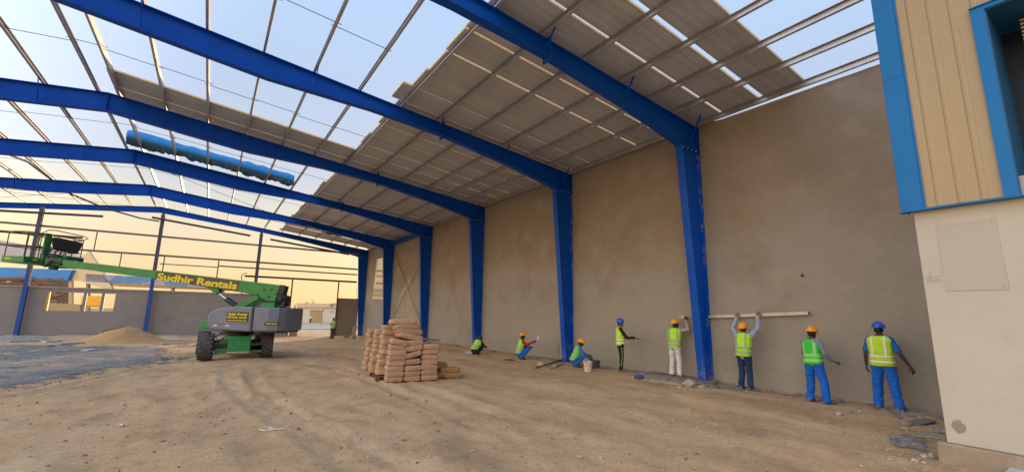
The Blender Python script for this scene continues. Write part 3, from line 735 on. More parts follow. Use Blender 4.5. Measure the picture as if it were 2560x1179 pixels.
quadslab([bgp(-330, 690, D1+6), bgp(168, 700, D1+6), bgp(168, 830, D1+6), bgp(-330, 830, D1+6)], away*.05, 'back_wall', mat('shade_wall', (.22, .16, .11), (.16, .11, .08), .8, .9), lb)
for px in (-250, -120, 20, 175): quadslab([bgp(px-4, 690, D1), bgp(px+4, 690, D1), bgp(px+4, 830, D1), bgp(px-4, 830, D1)], E2*.3, 'pillar', CREAM, lb)
cn = tag(empty('canopy', bgp(340, 800, D1)), 'flat roofed canopy with a grey blue fascia behind the low wall', 'canopy')
quadslab([bgp(214, 684, D1), bgp(570, 701, D1), bgp(570, 722, D1), bgp(214, 703, D1)], E2*.25, 'fascia', mat('canopy_blue', (.07, .20, .42), (.30, .30, .36), .25, .5, lo=.45, hi=.5), cn)
quadslab([bgp(214, 684, D1+.3), bgp(570, 701, D1+.3), bgp(570, 707, D1+.3), bgp(214, 690, D1+.3)], away, 'roof', WSHEET, cn)
quadslab([bgp(216, 703, D1+.3), bgp(570, 716, D1+.3), bgp(570, 723, D1+.3), bgp(216, 709, D1+.3)], E2*6, 'beam', CREAM, cn)
for px in (218, 430, 555): quadslab([bgp(px-3, 700, D1+.6), bgp(px+3, 700, D1+.6), bgp(px+3, 840, D1+.6), bgp(px-3, 840, D1+.6)], E2*.3, 'pillar', mat('pillar_grey', (.3, .29, .32), None), cn)
# timber pile under the blue fascia: every log end a bar, one pile of loose lumber
def lumber(name, lab, D, px0, px1, py0, py1, n_, seed):
    q_ = random.Random(seed); mb = MB()
    for i in range(n_):
        x0 = px0+(px1-px0)*q_.random()*.5; x1 = px1-(px1-px0)*q_.random()*.4; y0 = py0+(py1-py0)*(i+q_.random())/n_; y1 = y0+q_.uniform(-6, 6)
        dd = D+q_.uniform(-.8, .8)
        mb.bar(bgp(x0, y0, dd), bgp(x1, y1, dd+q_.uniform(-.5, .5)), q_.uniform(.10, .2), q_.uniform(.1, .18))
    return tag(mb.build(name, DKTIM), lab, 'timber pile')
lumber('timber_pile', 'pile of loose brown timber under the blue fascia of the workshop', D1-2.5, -60, 160, 694, 740, 26, 1)
lumber('timber_pile', 'stack of brown boards seen through the left of the window opening', 48, 118, 158, 728, 756, 13, 5)
bw = tag(MB().prism([bgp(112, 756, 47), bgp(200, 760, 47), bgp(198, 840, 47), bgp(110, 840, 47)], E2*.3).build('panel_fence', mat('block_fence', (.42, .31, .16), (.34, .25, .13), 1.5, .9)), 'low tan hoarding seen through the window opening', 'fence')
yb = tag(empty('yellow_board', bgp(230, 760, 47)), 'bright yellow board seen through the middle of the window opening', 'board')
quadslab([bgp(208, 741, 47), bgp(254, 741, 47), bgp(252, 764, 47), bgp(206, 764, 47)], E2*.12, 'panel', mat('yellow_panel', (.85, .42, .01), (.8, .38, .01), 2, .5), yb)
quadslab([bgp(203, 739, 47.2), bgp(259, 739, 47.2), bgp(255, 767, 47.2), bgp(201, 767, 47.2)], E2*.08, 'border', mat('yellow_rim', (.75, .55, .15), None), yb)
for px in (212, 246): quadslab([bgp(px, 766, 47.3), bgp(px+3, 766, 47.3), bgp(px+3, 830, 47.3), bgp(px, 830, 47.3)], E2*.08, 'leg', CREAM, yb)
tw = tag(MB().prism([bgp(150, 770, 75), bgp(300, 770, 75), bgp(300, 815, 75), bgp(150, 815, 75)], E2*.3).build('yard_wall', CREAM), 'cream yard wall seen low through the window opening', 'wall')

# white cabins seen through the doorway
DC = 96; zc = gz(30, 90)
cab = tag(empty('site_cabin', bgp(790, 812, DC)), 'white flat roofed site cabin with a tan roller door seen through the doorway', 'cabin')
CABW = mat('cabin_white', (.66, .57, .46), (.60, .52, .42), .4, .7)
quadslab([bgp(745, 768, DC), bgp(980, 771, DC), bgp(980, 816, DC), bgp(745, 814, DC)], E2*9, 'wall', CABW, cab)
quadslab([bgp(743, 765.5, DC-.3), bgp(985, 768.5, DC-.3), bgp(985, 771, DC-.3), bgp(743, 768, DC-.3)], E2*9.5, 'roof', mat('cabin_roof', (.5, .42, .34), None), cab)
dr = quadslab([bgp(775, 774, DC-.2), bgp(804, 775, DC-.2), bgp(803, 807, DC-.2), bgp(774, 806, DC-.2)], E2*.19, 'roller_door', mat('door_tan', (.42, .27, .12), (.46, .30, .14), .6, .7), cab)
quadslab([bgp(772, 771.5, DC-.4), bgp(807, 772.5, DC-.4), bgp(807, 775, DC-.4), bgp(772, 774, DC-.4)], E2*.38, 'door_lintel', CABW, cab)
quadslab([bgp(823, 775.5, DC-.1), bgp(833.5, 775.8, DC-.1), bgp(833.5, 780, DC-.1), bgp(823, 779.7, DC-.1)], E2*.08, 'number_board', mat('board_white', (.75, .70, .62), None), cab)
def text_mesh(txt, size, m, parent, loc, rot=None, name='lettering', extrude=.002, bold=.0, xs=1, space=1.0, shear=0, align='LEFT'):
    """letters as a mesh on a plane given by a 3x3 rotation; local to the parent"""
    cu = bpy.data.curves.new(name, 'FONT'); cu.body = txt; cu.size = size; cu.extrude = extrude; cu.offset = bold; cu.space_character = space; cu.shear = shear
    cu.align_x = align; cu.resolution_u = 4
    o = bpy.data.objects.new(name, cu); col.objects.link(o)
    me = bpy.data.meshes.new_from_object(o.evaluated_get(bpy.context.evaluated_depsgraph_get()))
    bpy.data.objects.remove(o)
    me.transform(Matrix.Diagonal((xs, 1, 1, 1)))
    if rot is not None: me.transform(rot.to_4x4())
    me.materials.clear(); me.materials.append(m); me.name = name
    o = bpy.data.objects.new(name, me); col.objects.link(o); o.location = loc
    if parent is not None: o.parent = parent
    return o
RL = Matrix((E1, Vector((0, 0, 1)), -E2)).transposed()     # letters facing the camera side
text_mesh('87 72', .36, mat('sign_ink', (.12, .10, .09), None), cab, bgp(824, 779.2, DC-.16)-world_loc(cab), RL, bold=.01)
slab = [bgp(x, y, None) if False else U(x, y, Z=-.44) for x, y in [(700, 823), (838, 823), (905, 821), (905, 812.5), (740, 811.5), (690, 812)]]
tag(MB().prism([(p.x, p.y, gz(p.x, p.y)+.02) for p in slab], (0, 0, .06)).build('concrete_apron', mat('pale_concrete', (.50, .44, .37), (.44, .38, .32), .3, .9)), kind='structure')
DM = 190
far = tag(empty('far_building', bgp(780, 790, DM)), 'long hazy building with two small pointed domes on the skyline', 'building')
HZ = mat('hazy_wall', (.62, .46, .29), (.58, .42, .26), .1, .9)  # the haze of distance is put into this wall colour
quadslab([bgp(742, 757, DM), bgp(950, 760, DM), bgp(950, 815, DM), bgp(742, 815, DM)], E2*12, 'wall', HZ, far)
for px, top, wd, base in ((766.5, 752, 4.2, 758), (782, 751, 3.6, 759)):
    b_ = bgp(px, base+1, DM+5); t_ = bgp(px, top, DM+5); r_ = (bgp(px+wd, base, DM+5)-bgp(px, base, DM+5)).length
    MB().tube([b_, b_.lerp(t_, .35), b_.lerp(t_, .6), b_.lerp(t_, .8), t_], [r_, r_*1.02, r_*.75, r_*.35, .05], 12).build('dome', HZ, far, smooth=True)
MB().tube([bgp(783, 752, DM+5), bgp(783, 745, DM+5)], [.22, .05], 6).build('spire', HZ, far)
lp = tag(empty('street_lamp', bgp(608, 800, 80)), 'far street lamp post with a bent arm above the right end of the boom', 'street lamp')
MB().tube([bgp(605, 815, 80), bgp(604, 690, 80), bgp(606, 685, 80)], [.12, .09, .07], 6).build('pole', RODM, lp)
MB().bar(bgp(605, 686, 80), bgp(617, 681, 80), .12, .1).build('arm', RODM, lp)
mast = tag(MB().tube([bgp(893, 770, 110), bgp(892, 718, 110)], .06, 5).build('mast', RODM), 'thin far mast between the doorway stud and the last column', 'mast')

# trees: tapered trunk with limbs and leaf clumps
LEAF = mat('dusty_leaves', (.075, .085, .022), (.12, .11, .03), 1.5, .8, c3=(.05, .06, .02), s3=3)
BARK = mat('bark', (.12, .085, .06), (.09, .06, .04), 3, .9)
def tree(base, h, rad, seed, lab, nl=900, low=.25):
    q_ = random.Random(seed); root = tag(empty('tree', base), lab, 'tree', 'trees behind the cabins')
    t = MB(); t.tube([base, base+Vector((.1, 0, h*.3)), base+Vector((0, .1, h*.55))], [h*.035, h*.028, h*.018], 7)
    cl = []
    for i in range(11):
        a = q_.uniform(0, 6.28); rr_ = rad*q_.uniform(.25, .8); z = h*q_.uniform(low+.1, .92)
        c = base+Vector((math.cos(a)*rr_, math.sin(a)*rr_, z)); cl.append((c, rad*q_.uniform(.28, .48)))
        t.tube([base+Vector((0, 0, h*.35)), base.lerp(c, .6)+Vector((0, 0, h*.1)), c], [h*.014, h*.009, h*.004], 5)
    t.build('trunk', BARK, root)
    m_ = MB()
    for i in range(nl):
        c, r_ = q_.choice(cl); d = Vector((q_.gauss(0, 1), q_.gauss(0, 1), q_.gauss(0, .8))).normalized()*r_*q_.random()**.35
        p = c+d; s_ = rad*q_.uniform(.04, .085); n_ = Vector((q_.gauss(0, 1), q_.gauss(0, 1), q_.gauss(.5, 1))).normalized(); a = n_.orthogonal().normalized()*s_; b_ = n_.cross(a).normalized()*s_*.6
        m_.add([p-a, p-b_, p+a, p+b_], [(0, 1, 2, 3)])
    m_.build('crown', LEAF, root)
for px, wd, top, D, sd_, lab in [(823, 16, 754, 112, 1, 'rounded dusty tree behind the cabin, just left of the right door stud'), (836, 14, 751, 115, 8, 'taller dusty tree behind the cabin at the right door stud'),
                                (733, 14, 759, 112, 3, 'dusty tree behind the left door stud'), (862, 15, 756, 114, 6, 'dusty tree mostly hidden behind the narrow low wall')]:
    b_ = bgp(px, 812, D); b_.z = -.5; t_ = bgp(px, top, D); tree(b_, t_.z+.5, (bgp(px+wd/2, top, D)-t_).length*1.1, sd_, lab)
# ------------------------------------------------------------------ boom lift
LO = Vector((1.1, 21.5, 0))
def LP(px, py, d):
    q = U(px, py, D=d+LO.dot(E2))-LO; return Vector((q.dot(E1), d, q.z))
GREEN = mat('lift_green', (.010, .20, .040), (.014, .235, .052), 2, .42, c3=(.02, .11, .03), s3=9, rvar=.08)
GREEND = mat('lift_dark_green', (.008, .12, .03), (.005, .07, .02), 4, .5)
HOODM = mat('hood_grey', (.15, .172, .23), (.172, .195, .255), .9, .42, c3=(.11, .13, .18), s3=3, bump=.03, bscale=4)
RUB = mat('tyre_rubber', (.055, .056, .062), (.085, .08, .078), 5, .85, bump=.2, bscale=40, c3=(.15, .12, .09), s3=8)
BLACK = mat('black_steel', (.018, .018, .02), (.03, .028, .03), 5, .55)
CHROME = mat('piston_chrome', (.72, .72, .72), None, rough=.2, metal=.9)
YEL = mat('letter_yellow', (.80, .62, .01), (.72, .55, .015), 3, .55)
DECAL = mat('decal_dark', (.05, .058, .022), (.065, .07, .03), 2, .5)
DECALK = mat('decal_black', (.015, .015, .015), None, rough=.5)
lift = tag(empty('boom_lift', LO, -YAW), 'green telescopic boom lift with grey hoods and its boom stretched left', 'boom lift')
def part(mb, name, m, parent=None, **k): return mb.build(name, m, parent or lift, local=True, **k)

# chassis, turned by YAW inside the lift's own frame (it stands along the hall)
CR = Matrix.Rotation(YAW, 4, 'Z')
def rbox(mb, x0, x1, y0, y1, z0, z1): return mb.box(x0, x1, y0, y1, z0, z1, 0, CR)
ch = MB()
ch.prism([(-.33, -1.28, .30), (.43, -1.28, .30), (.43, -1.16, .88), (-.33, -1.16, .88)], (0, 2.75, 0), 0, CR)
part(ch, 'chassis', GREEN, bevel=.03)
for y in (-1.0, 1.55): part(rbox(MB(), -.80, .80+.25, y-.16, y+.16, .34, .60), 'axle', BLACK)
part(rbox(rbox(MB(), -.72, -.335, -1.22, -.82, .25, .42), -.60, -.36, -1.14, -.95, .419, .78), 'axle_beam', GREEN, bevel=.02); part(rbox(MB(), .435, .85, -1.16, -.80, .24, .52), 'axle_beam', GREEN, bevel=.02)
tt = MB(); tt.tube([(0, 0, .885), (0, 0, 1.0), (0, 0, 1.001), (0, 0, 1.14)], [.62, .62, .52, .52], 28); part(tt, 'turntable', BLACK)
hs = MB(); hs.tube([(-.55, -1.1, .98), (-.75, -1.05, .86), (-.62, -1.2, .70), (-.4, -1.25, .9)], .025, 6); hs.tube([(.55, -.95, .95), (.75, -.95, .72), (.6, -1.1, .82)], .025, 6)
hs_ = MB(); hs_.v = [tuple(CR @ Vector(p)) for p in hs.v]; hs_.f = hs.f; hs_.mi = hs.mi; part(hs_, 'hydraulic_hose', BLACK)

def wheel(lx, ly, rz, mirror):
    """tyre of agricultural tread, axis along local x"""
    r_, w_ = .49, .43
    mb = MB(); n_ = 40
    prof = [(-w_/2+.03, .24), (-w_/2, .30), (-w_/2, .41), (-w_/2+.05, .455), (0, .465), (w_/2-.05, .455), (w_/2, .41), (w_/2, .30), (w_/2-.03, .24)]
    for i in range(n_):
        a = 2*math.pi*i/n_
        mb.v += [(x, q*math.cos(a), q*math.sin(a)) for x, q in prof]
    k = len(prof)
    for i in range(n_):
        i2 = (i+1) % n_
        for j in range(k-1): mb.f.append((i*k+j, i*k+j+1, i2*k+j+1, i2*k+j)); mb.mi.append(0)
        mb.f.append((i*k+k-1, i*k, i2*k, i2*k+k-1)); mb.mi.append(0)
    nl = 17
    for s in (-1, 1):
        for i in range(nl):
            a0 = 2*math.pi*(i+(0 if s > 0 else .5))/nl
            def P(x, a, q): return (x, q*math.cos(a), q*math.sin(a))
            da = .085; tw_ = .30*(1 if mirror else 1)
            p = []
            for q0, q1 in ((.44, .44), (.500, .497)):
                p += [P(s*.005, a0+tw_, q0), P(s*(w_/2+.012), a0, q1-.02), P(s*(w_/2+.012), a0+da*1.5, q1-.02), P(s*.005, a0+tw_+da*1.3, q0)]
            mb.hexa(p[:4]+p[4:])
    t = mb.build('wheel', RUB, lift, local=True); t.location = (lx, ly, r_); t.rotation_euler = (0, 0, rz)
    rm = MB()
    for s in (-1, 1):
        rm.tube([(s*.11, 0, 0), (s*.16, 0, 0), (s*.161, 0, 0), (s*.19, 0, 0)], [.25, .25, .11, .10], 20)
    rm.build('rim', GREEND, t, local=True)
    return t
for (x, y), st in zip([(.10, 20.45), (2.15, 20.8), (-.0, 23.0), (2.1, 23.25)], (R(-4), R(-6), 0, 0)):
    q = Vector((x, y, 0))-LO; wheel(q.dot(E1), q.dot(E2), YAW+st, False)

# hoods on both sides of the boom, rounded counterweight at the rear
def hood(y0, y1):
    p = [(-.30, 1.09), (-.46, 1.16), (-.50, 1.50), (-.44, 1.72), (-.25, 1.87), (.02, 1.945), (.45, 1.99), (1.20, 2.0), (1.22, 1.05)]
    return part(MB().prism([(x, y0, z) for x, z in p], (0, y1-y0, 0)), 'hood', HOODM, bevel=.07, seg=4)
h1 = hood(-1.22, -.44); hood(.44, 1.22)
fp = [(1.25, -1.21), (1.8, -1.15), (2.12, -.98), (2.26, -.72), (2.32, -.40), (2.34, 0), (2.32, .40), (2.26, .72), (2.12, .98), (1.8, 1.15), (1.25, 1.21)]
cwt = MB(); cwt.prism([(x, y, 1.06) for x, y in fp], (0, 0, .92)); cw = part(cwt, 'counterweight', HOODM, bevel=.08, seg=4)
part(MB().box(1.221, 1.249, -1.17, 1.17, 1.12, 1.93), 'hood_gap_fill', BLACK)  # black fill put in as the dark gap between hood and counterweight
part(MB().box(-.44, 1.2, -.435, .435, 1.12, 1.5).box(1.3, 2.1, -.8, .8, 1.0, 1.058), 'deck', BLACK)
part(MB().box(-.78, -.47, -1.15, -.80, 1.14, 1.42), 'step_box', GREEN, bevel=.02)
# crease lines and stickers
part(MB().box(-.44, 1.18, -1.228, -1.2205, 1.325, 1.333), 'crease', BLACK, h1)
RX = Matrix(((1, 0, 0), (0, 0, -1), (0, 1, 0)))      # letters standing up, facing -y
lab = part(MB().box(.26, 1.08, -1.230, -1.2205, 1.42, 1.79), 'decal', DECALK, h1)
def fit_text(txt, width, height, m, parent, loc, rot, bold=.02, shear=0):
    o = text_mesh(txt, 1.0, m, parent, loc, None, bold=bold, extrude=.002, shear=shear)
    xs_ = [v.co.x for v in o.data.vertices]; ys_ = [v.co.y for v in o.data.vertices]
    sx, sy = width/(max(xs_)-min(xs_)), height/(max(ys_)-min(ys_))
    o.data.transform(Matrix.Translation((-min(xs_), -min(ys_), 0))); o.data.transform(Matrix.Diagonal((sx, sy, 1, 1))); o.data.transform(rot.to_4x4())
    return o
fit_text('Saleh Rental', .74, .105, YEL, lab, (.30, -1.233, 1.66), RX, .03, .2)
fit_text('RENTAL SALES', .74, .085, YEL, lab, (.29, -1.233, 1.545), RX, .03)
fit_text('www.sudhirrentals.com', .74, .055, YEL, lab, (.29, -1.233, 1.45), RX, .03)
for x in (-.22, .24): part(MB().box(x, x+.15, -1.230, -1.2205, 1.22+.02, 1.29+.02), 'sticker', mat('sticker_cream', (.62, .52, .36), None, rough=.6), h1)
# lettering on the counterweight, following its turned face
cf0, cf1 = Vector((1.9, -1.19, 0)), Vector((2.85, -.92, 0))
tdir = (Vector((2.12, -.98, 0))-Vector((1.8, -1.15, 0))).normalized()
pz = Vector((0, 0, 1)); nn = tdir.cross(pz)
RC = Matrix((tdir, pz, nn)).transposed()
p0 = Vector((1.75, -1.172, 1.33))+nn*.012
dq = MB(); dq.hexa([p0+tdir*a+pz*b_+nn*c for c in (-.010, .0) for a, b_ in ((-.04, -.03), (.45, -.03), (.45, .10), (-.04, .10))]); dcl = part(dq, 'decal', DECALK, cw)
fit_text('Sudhir Rentals', .40, .085, YEL, dcl, p0+nn*.003, RC, .03, .1)

# boom: outer box, two telescoped sections, end plate, lettering
def xz(mb, pts, y0, y1): return mb.prism([(p[0], y0, p[1]) for p in pts], (0, y1-y0, 0))
bm1 = MB(); xz(bm1, [(-3.64, 3.43), (1.62, 2.905), (1.50, 2.30), (.95, 2.32), (.62, 2.50), (-.1, 2.60), (-3.72, 3.08)], -.19, .19)
boom = part(bm1, 'boom', GREEN, bevel=.012)
xz_ = MB(); xz(xz_, [(-6.0, 3.65), (-3.55, 3.41), (-3.60, 3.088), (-6.0, 3.335)], -.155, .155); part(xz_, 'boom_section', GREEN)
xz_ = MB(); xz(xz_, [(-7.75, 3.82), (-5.95, 3.635), (-5.95, 3.345), (-7.75, 3.52)], -.12, .12); part(xz_, 'boom_section', GREEN)
part(xz(MB(), [(1.63, 2.92), (1.82, 2.86), (1.72, 2.2), (1.515, 2.25)], -.17, .17), 'end_plate', BLACK, boom)
tp = MB(); s0, s1 = Vector((-3.55, 0, 3.385)), Vector((-.02, 0, 3.02)); dv = (s1-s0).normalized(); uv = Vector((-dv.z, 0, dv.x)); hgt = .385
bd = MB(); bd.hexa([s0+dv*a-uv*b_+Vector((0, c, 0)) for c in (-.197, -.1915) for a, b_ in ((0, .335), (3.53, .405), (3.53, -.005), (0, -.005))]); bdl = part(bd, 'decal', DECAL, boom)
RB = Matrix((dv, uv, Vector((0, -1, 0)))).transposed()
o = text_mesh('Sudhir Rentals', 1.0, YEL, bdl, (0, 0, 0), None, bold=.035, extrude=.002)
xs_ = [v.co.x for v in o.data.vertices]; ys_ = [v.co.y for v in o.data.vertices]
o.data.transform(Matrix.Translation((-min(xs_), -min(ys_), 0))); o.data.transform(Matrix.Diagonal((3.36/(max(xs_)-min(xs_)), .30/(max(ys_)-min(ys_)), 1, 1))); o.data.transform(RB.to_4x4())
o.location = s0+dv*.10-uv*.345+Vector((0, -.200, 0))
for x, z in ((1.30, 2.72), (1.0, 2.70), (.75, 2.48), (1.22, 2.42)): part(MB().tube([(x, -.205, z), (x, -.188, z)], .045, 10), 'pivot_pin', BLACK, boom)
part(xz(MB(), [(-1.45, 2.78), (-.95, 2.715), (-.88, 2.62), (-1.02, 2.48)], -.12, .12), 'cylinder_bracket', GREEN, boom)
cyl = MB(); a_, b_, c_ = Vector((-1.0, 0, 2.56)), Vector((-.62, 0, 2.30)), Vector((.12, 0, 1.86))
part(MB().tube([b_, c_], .105, 14), 'lift_cylinder', BLACK); part(MB().tube([a_, b_], .055, 12), 'piston_rod', CHROME)
for y in (-.22, .22): part(MB().bar((-.15, y, 1.85), (.80, y, 2.42), .10, .22), 'link_arm', GREEN)
part(xz(MB(), [(.95, 1.95), (1.1, 2.2), (1.35, 2.33), (1.55, 2.33), (1.55, 1.9), (1.0, 1.8)], -.30, .30), 'boom_pedestal', GREEN, bevel=.02)
ho = MB()
for i in range(6):
    y = -.25+.09*i; ho = MB(); ho.tube([(1.55, y, 2.55), (1.86+.03*(i % 3), y, 2.42), (1.88, y*.8, 2.15), (1.72+.05*(i % 2), y*.7, 1.98), (1.5, y*.6, 1.92)], .042, 7); part(ho, 'hydraulic_hose', BLACK)
ho = MB(); ho.tube([(.9, -.3, 2.2), (1.2, -.34, 2.24), (1.5, -.3, 2.22), (1.7, -.25, 2.28)], .03, 6); part(ho, 'hydraulic_hose', BLACK); ho = MB(); ho.tube([(1.7, -.3, 2.0), (1.9, -.35, 2.06), (2.05, -.3, 1.99)], .06, 7)
part(ho, 'hydraulic_hose', BLACK)

# basket: long side across the boom, its near short side facing the camera
BX0, BX1, BY0, BY1, BZ = -9.75, -8.85, -.45, 1.98, 3.70
bk = MB(); bk.box(BX0, BX1, BY0, BY1, BZ-.05, BZ)
for a in ((BX0, BX1, BY0, BY0+.03), (BX0, BX1, BY1-.03, BY1), (BX0, BX0+.03, BY0+.031, BY1-.031), (BX1-.03, BX1, BY0+.031, BY1-.031)): bk.box(*a, BZ+.001, BZ+.19)
basket = part(bk, 'basket', GREEN)
RAILM = mat('rail_olive', (.055, .07, .035), (.09, .075, .04), 3, .5)
cor = lambda z, e=0: [(BX0-e, BY0-e*.3, z), (BX1+e, BY0-e*.3, z), (BX1+e, BY1+e, z), (BX0-e, BY1+e, z)]
def rring(z, r_=.12, e=0):
    pts = []
    cs = cor(z, e)
    for i in range(4):
        a, b_, c_ = Vector(cs[i-1]), Vector(cs[i]), Vector(cs[(i+1) % 4])
        u = (a-b_).normalized(); v = (c_-b_).normalized(); pts += [b_+u*r_, b_+u*r_*.3+v*r_*.3, b_+v*r_]
    return pts
rl = MB(); rl.tube(rring(BZ+1.22, .22, .03), .024, 7, closed=True); part(rl, 'top_rail', RAILM, basket)
rl = MB(); rl.tube(rring(BZ+.62, .08), .018, 6, closed=True); part(rl, 'mid_rail', RAILM, basket)
for x, y in [(BX0+.05, BY0+.03), (BX1-.05, BY0+.03), (BX0+.03, .35), (BX0+.03, 1.2), (BX0+.05, BY1-.03), (BX1-.05, BY1-.03), (BX1-.03, .1), (BX1-.03, 1.5)]:
    part(MB().tube([(x, y, BZ+.15), (x, y, BZ+1.22)], .02, 6), 'rail_post', RAILM, basket)
part(MB().box(BX1-.06, BX1+.02, .22, .50, BZ+.19, BZ+1.28), 'control_post', GREEN, basket, bevel=.02)
cs = MB(); cs.prism([(BX1-.05, .52, BZ+1.14), (BX1-.05, 1.70, BZ+1.08), (BX1-.05, 1.62, BZ+.86), (BX1-.05, 1.50, BZ+.55), (BX1-.05, .66, BZ+.62), (BX1-.05, .55, BZ+.9)], (.30, 0, 0)); part(cs, 'control_console', BLACK, basket, bevel=.02)
hp = MB(); hp.tube([(BX1, .05, BZ+.62), (BX1, -.02, BZ+.8), (BX1, .02, BZ+1.22), (BX1, .3, BZ+1.42), (BX1, .62, BZ+1.46), (BX1, 1.9, BZ+1.42), (BX1+.05, 2.05, BZ+1.36), (BX1+.02, 1.75, BZ+1.17)], .022, 6); part(hp, 'console_hoop', RAILM, basket)
jm = MB(); jm.box(BX1+.02, BX1+.22, .1, 1.3, BZ-.12, BZ+.42); jm.box(BX1+.22, -7.7, .15, .95, BZ-.18, BZ+.30); jm.box(-8.3, -7.6, -.16, .5, BZ-.16, BZ+.16)
part(jm, 'basket_mount', GREEND, bevel=.04)
jh = MB()
for i in range(5):
    jh = MB(); jh.tube([(-7.6, .1*i-.1, 3.7), (-8.0, .12*i-.2, 3.98-.05*i), (-8.4, .2*i-.1, 3.86+.06*(i % 2)), (-8.6, .25*i, 4.15+.04*i), (-8.75, .3*i+.2, 4.3)], .03, 6); part(jh, 'jib_hose', BLACK)
jh = MB(); jh.tube([(-8.2, -.2, 3.5), (-7.9, -.25, 3.75), (-7.6, -.15, 3.62)], .045, 7)
part(jh, 'jib_hose', BLACK)
rot = MB(); rot.tube([(-8.1, .1, 3.40), (-8.1, .1, 3.98)], .17, 14); part(rot, 'rotator', GREEND)
for x0, y0, w_ in ((BX0+.12, BY0, .25), ):
    part(MB().box(x0, x0+w_, y0-.006, y0-.0005, BZ+.06, BZ+.12), 'decal', YEL, basket)
part(MB().box(BX1+.0005, BX1+.006, -.10, .22, BZ+.05, BZ+.14), 'decal', YEL, basket)
part(MB().bar((BX0-.9, -.2, BZ+.72), (BX0+.9, .4, BZ+.60), .05, .03), 'gate_bar', BLACK, basket)
# ------------------------------------------------------------------ cement bags
def bag_mesh(l, w_, h, seed, name='cement_bag', droop=0):
    nx_, ny_, nz_ = 10, 8, 5
    bm = bmesh.new(); grid = {}
    def V(i, j, k):
        key = (i, j, k)
        if key not in grid:
            u, v, t = 2*i/nx_-1, 2*j/ny_-1, 2*k/nz_-1
            # rounded pillow
            fx = (1-abs(v)**6*.04)*(1-abs(t)**4*.06); fy = (1-abs(u)**6*.04)*(1-abs(t)**4*.08); fz = (1-abs(u)**12*.10)*(1-abs(v)**12*.10)
            p = Vector((u*l/2*fx, v*w_/2*fy, t*h/2*fz))
            nn_ = noise.noise_vector(Vector((u*1.3+seed*3.1, v*1.3, t*1.1)))*.016+noise.noise_vector(Vector((u*4+seed, v*4, t*3)))*.006
            p += Vector((nn_.x, nn_.y, nn_.z*.55))
            p.z -= droop*(u*u)
            grid[key] = bm.verts.new(p+Vector((0, 0, h/2)))
        return grid[key]
    for i in range(nx_):
        for j in range(ny_):
            bm.faces.new((V(i, j, 0), V(i, j+1, 0), V(i+1, j+1, 0), V(i+1, j, 0))); bm.faces.new((V(i, j, nz_), V(i+1, j, nz_), V(i+1, j+1, nz_), V(i, j+1, nz_)))
    for i in range(nx_):
        for k in range(nz_):
            bm.faces.new((V(i, 0, k), V(i+1, 0, k), V(i+1, 0, k+1), V(i, 0, k+1))); bm.faces.new((V(i, ny_, k), V(i, ny_, k+1), V(i+1, ny_, k+1), V(i+1, ny_, k)))
    for j in range(ny_):
        for k in range(nz_):
            bm.faces.new((V(0, j, k), V(0, j, k+1), V(0, j+1, k+1), V(0, j+1, k))); bm.faces.new((V(nx_, j, k), V(nx_, j+1, k), V(nx_, j+1, k+1), V(nx_, j, k+1)))
    me = bpy.data.meshes.new(name); bm.to_mesh(me); bm.free()
    me.polygons.foreach_set('use_smooth', [True]*len(me.polygons))
    return me
def bag_mat(name, a, b_, ink):
    m, n, l, b = node_mat(name); tc = n.new('ShaderNodeTexCoord'); ob = tc.outputs['Object']
    oi = n.new('ShaderNodeObjectInfo')
    c = nmix(n, l, nrange(n, l, nnoise(n, l, ob, 5, 5, .6), .35, .65), a, b_)
    c = nmix(n, l, nrange(n, l, oi.outputs['Random'], 0, 1, 0, .8), c, tuple(v*.72 for v in a))
    # printed bands, worn and unreadable
    sp = n.new('ShaderNodeSeparateXYZ'); l.new(ob, sp.inputs[0])
    pr = nrange(n, l, nnoise(n, l, nmap(n, l, ob, (26, 26, 90)), 1, 2, .5), .52, .60)
    band = nrange(n, l, nmath(n, l, 'ABSOLUTE', nmath(n, l, 'SUBTRACT', sp.outputs['Z'], .085)), .030, .018)
    blob = nrange(n, l, nnoise(n, l, ob, 3.3, 2, .5), .40, .50)
    c = nmix(n, l, nmath(n, l, 'MULTIPLY', nmath(n, l, 'MULTIPLY', pr, band), nmath(n, l, 'MULTIPLY', blob, .75)), c, ink)
    c = nmix(n, l, nrange(n, l, nnoise(n, l, ob, 18, 5, .7), .55, .75, 0, .35), c, (.52, .44, .36))
    l.new(c, b.inputs['Base Color']); b.inputs['Roughness'].default_value = .75; b.inputs['Specular IOR Level'].default_value = .3
    bp_ = n.new('ShaderNodeBump'); bp_.inputs['Strength'].default_value = .35; bp_.inputs['Distance'].default_value = .012
    l.new(nnoise(n, l, nmap(n, l, ob, (1, 1, 2)), 13, 5, .6), bp_.inputs['Height']); l.new(bp_.outputs[0], b.inputs['Normal'])
    return m
KRAFT = bag_mat('kraft_paper', (.50, .315, .20), (.44, .27, .165), (.19, .09, .06))
OCHRE = bag_mat('ochre_paper', (.46, .25, .10), (.40, .205, .075), (.13, .06, .02))
BAGS = {}
def get_bag(kind, var):
    key = (kind, var)
    if key not in BAGS:
        l_, w_, h_ = {'front': (.47, .50, .150), 'side': (.60, .445, .150), 'top': (.74, .48, .150)}[kind]
        BAGS[key] = bag_mesh(l_, w_, h_, var*1.7+len(kind), droop=0)
        BAGS[key].materials.append(KRAFT)
    return BAGS[key]
SB = Vector((4.17, 11.96, 0)); SA = Vector((.9877, -.1564, 0)); SN = Vector((-.035, .9994, 0)).normalized()
SROT = math.atan2(SA.y, SA.x)
rb = random.Random(11)
GB = 'cement bags of the tall stack'
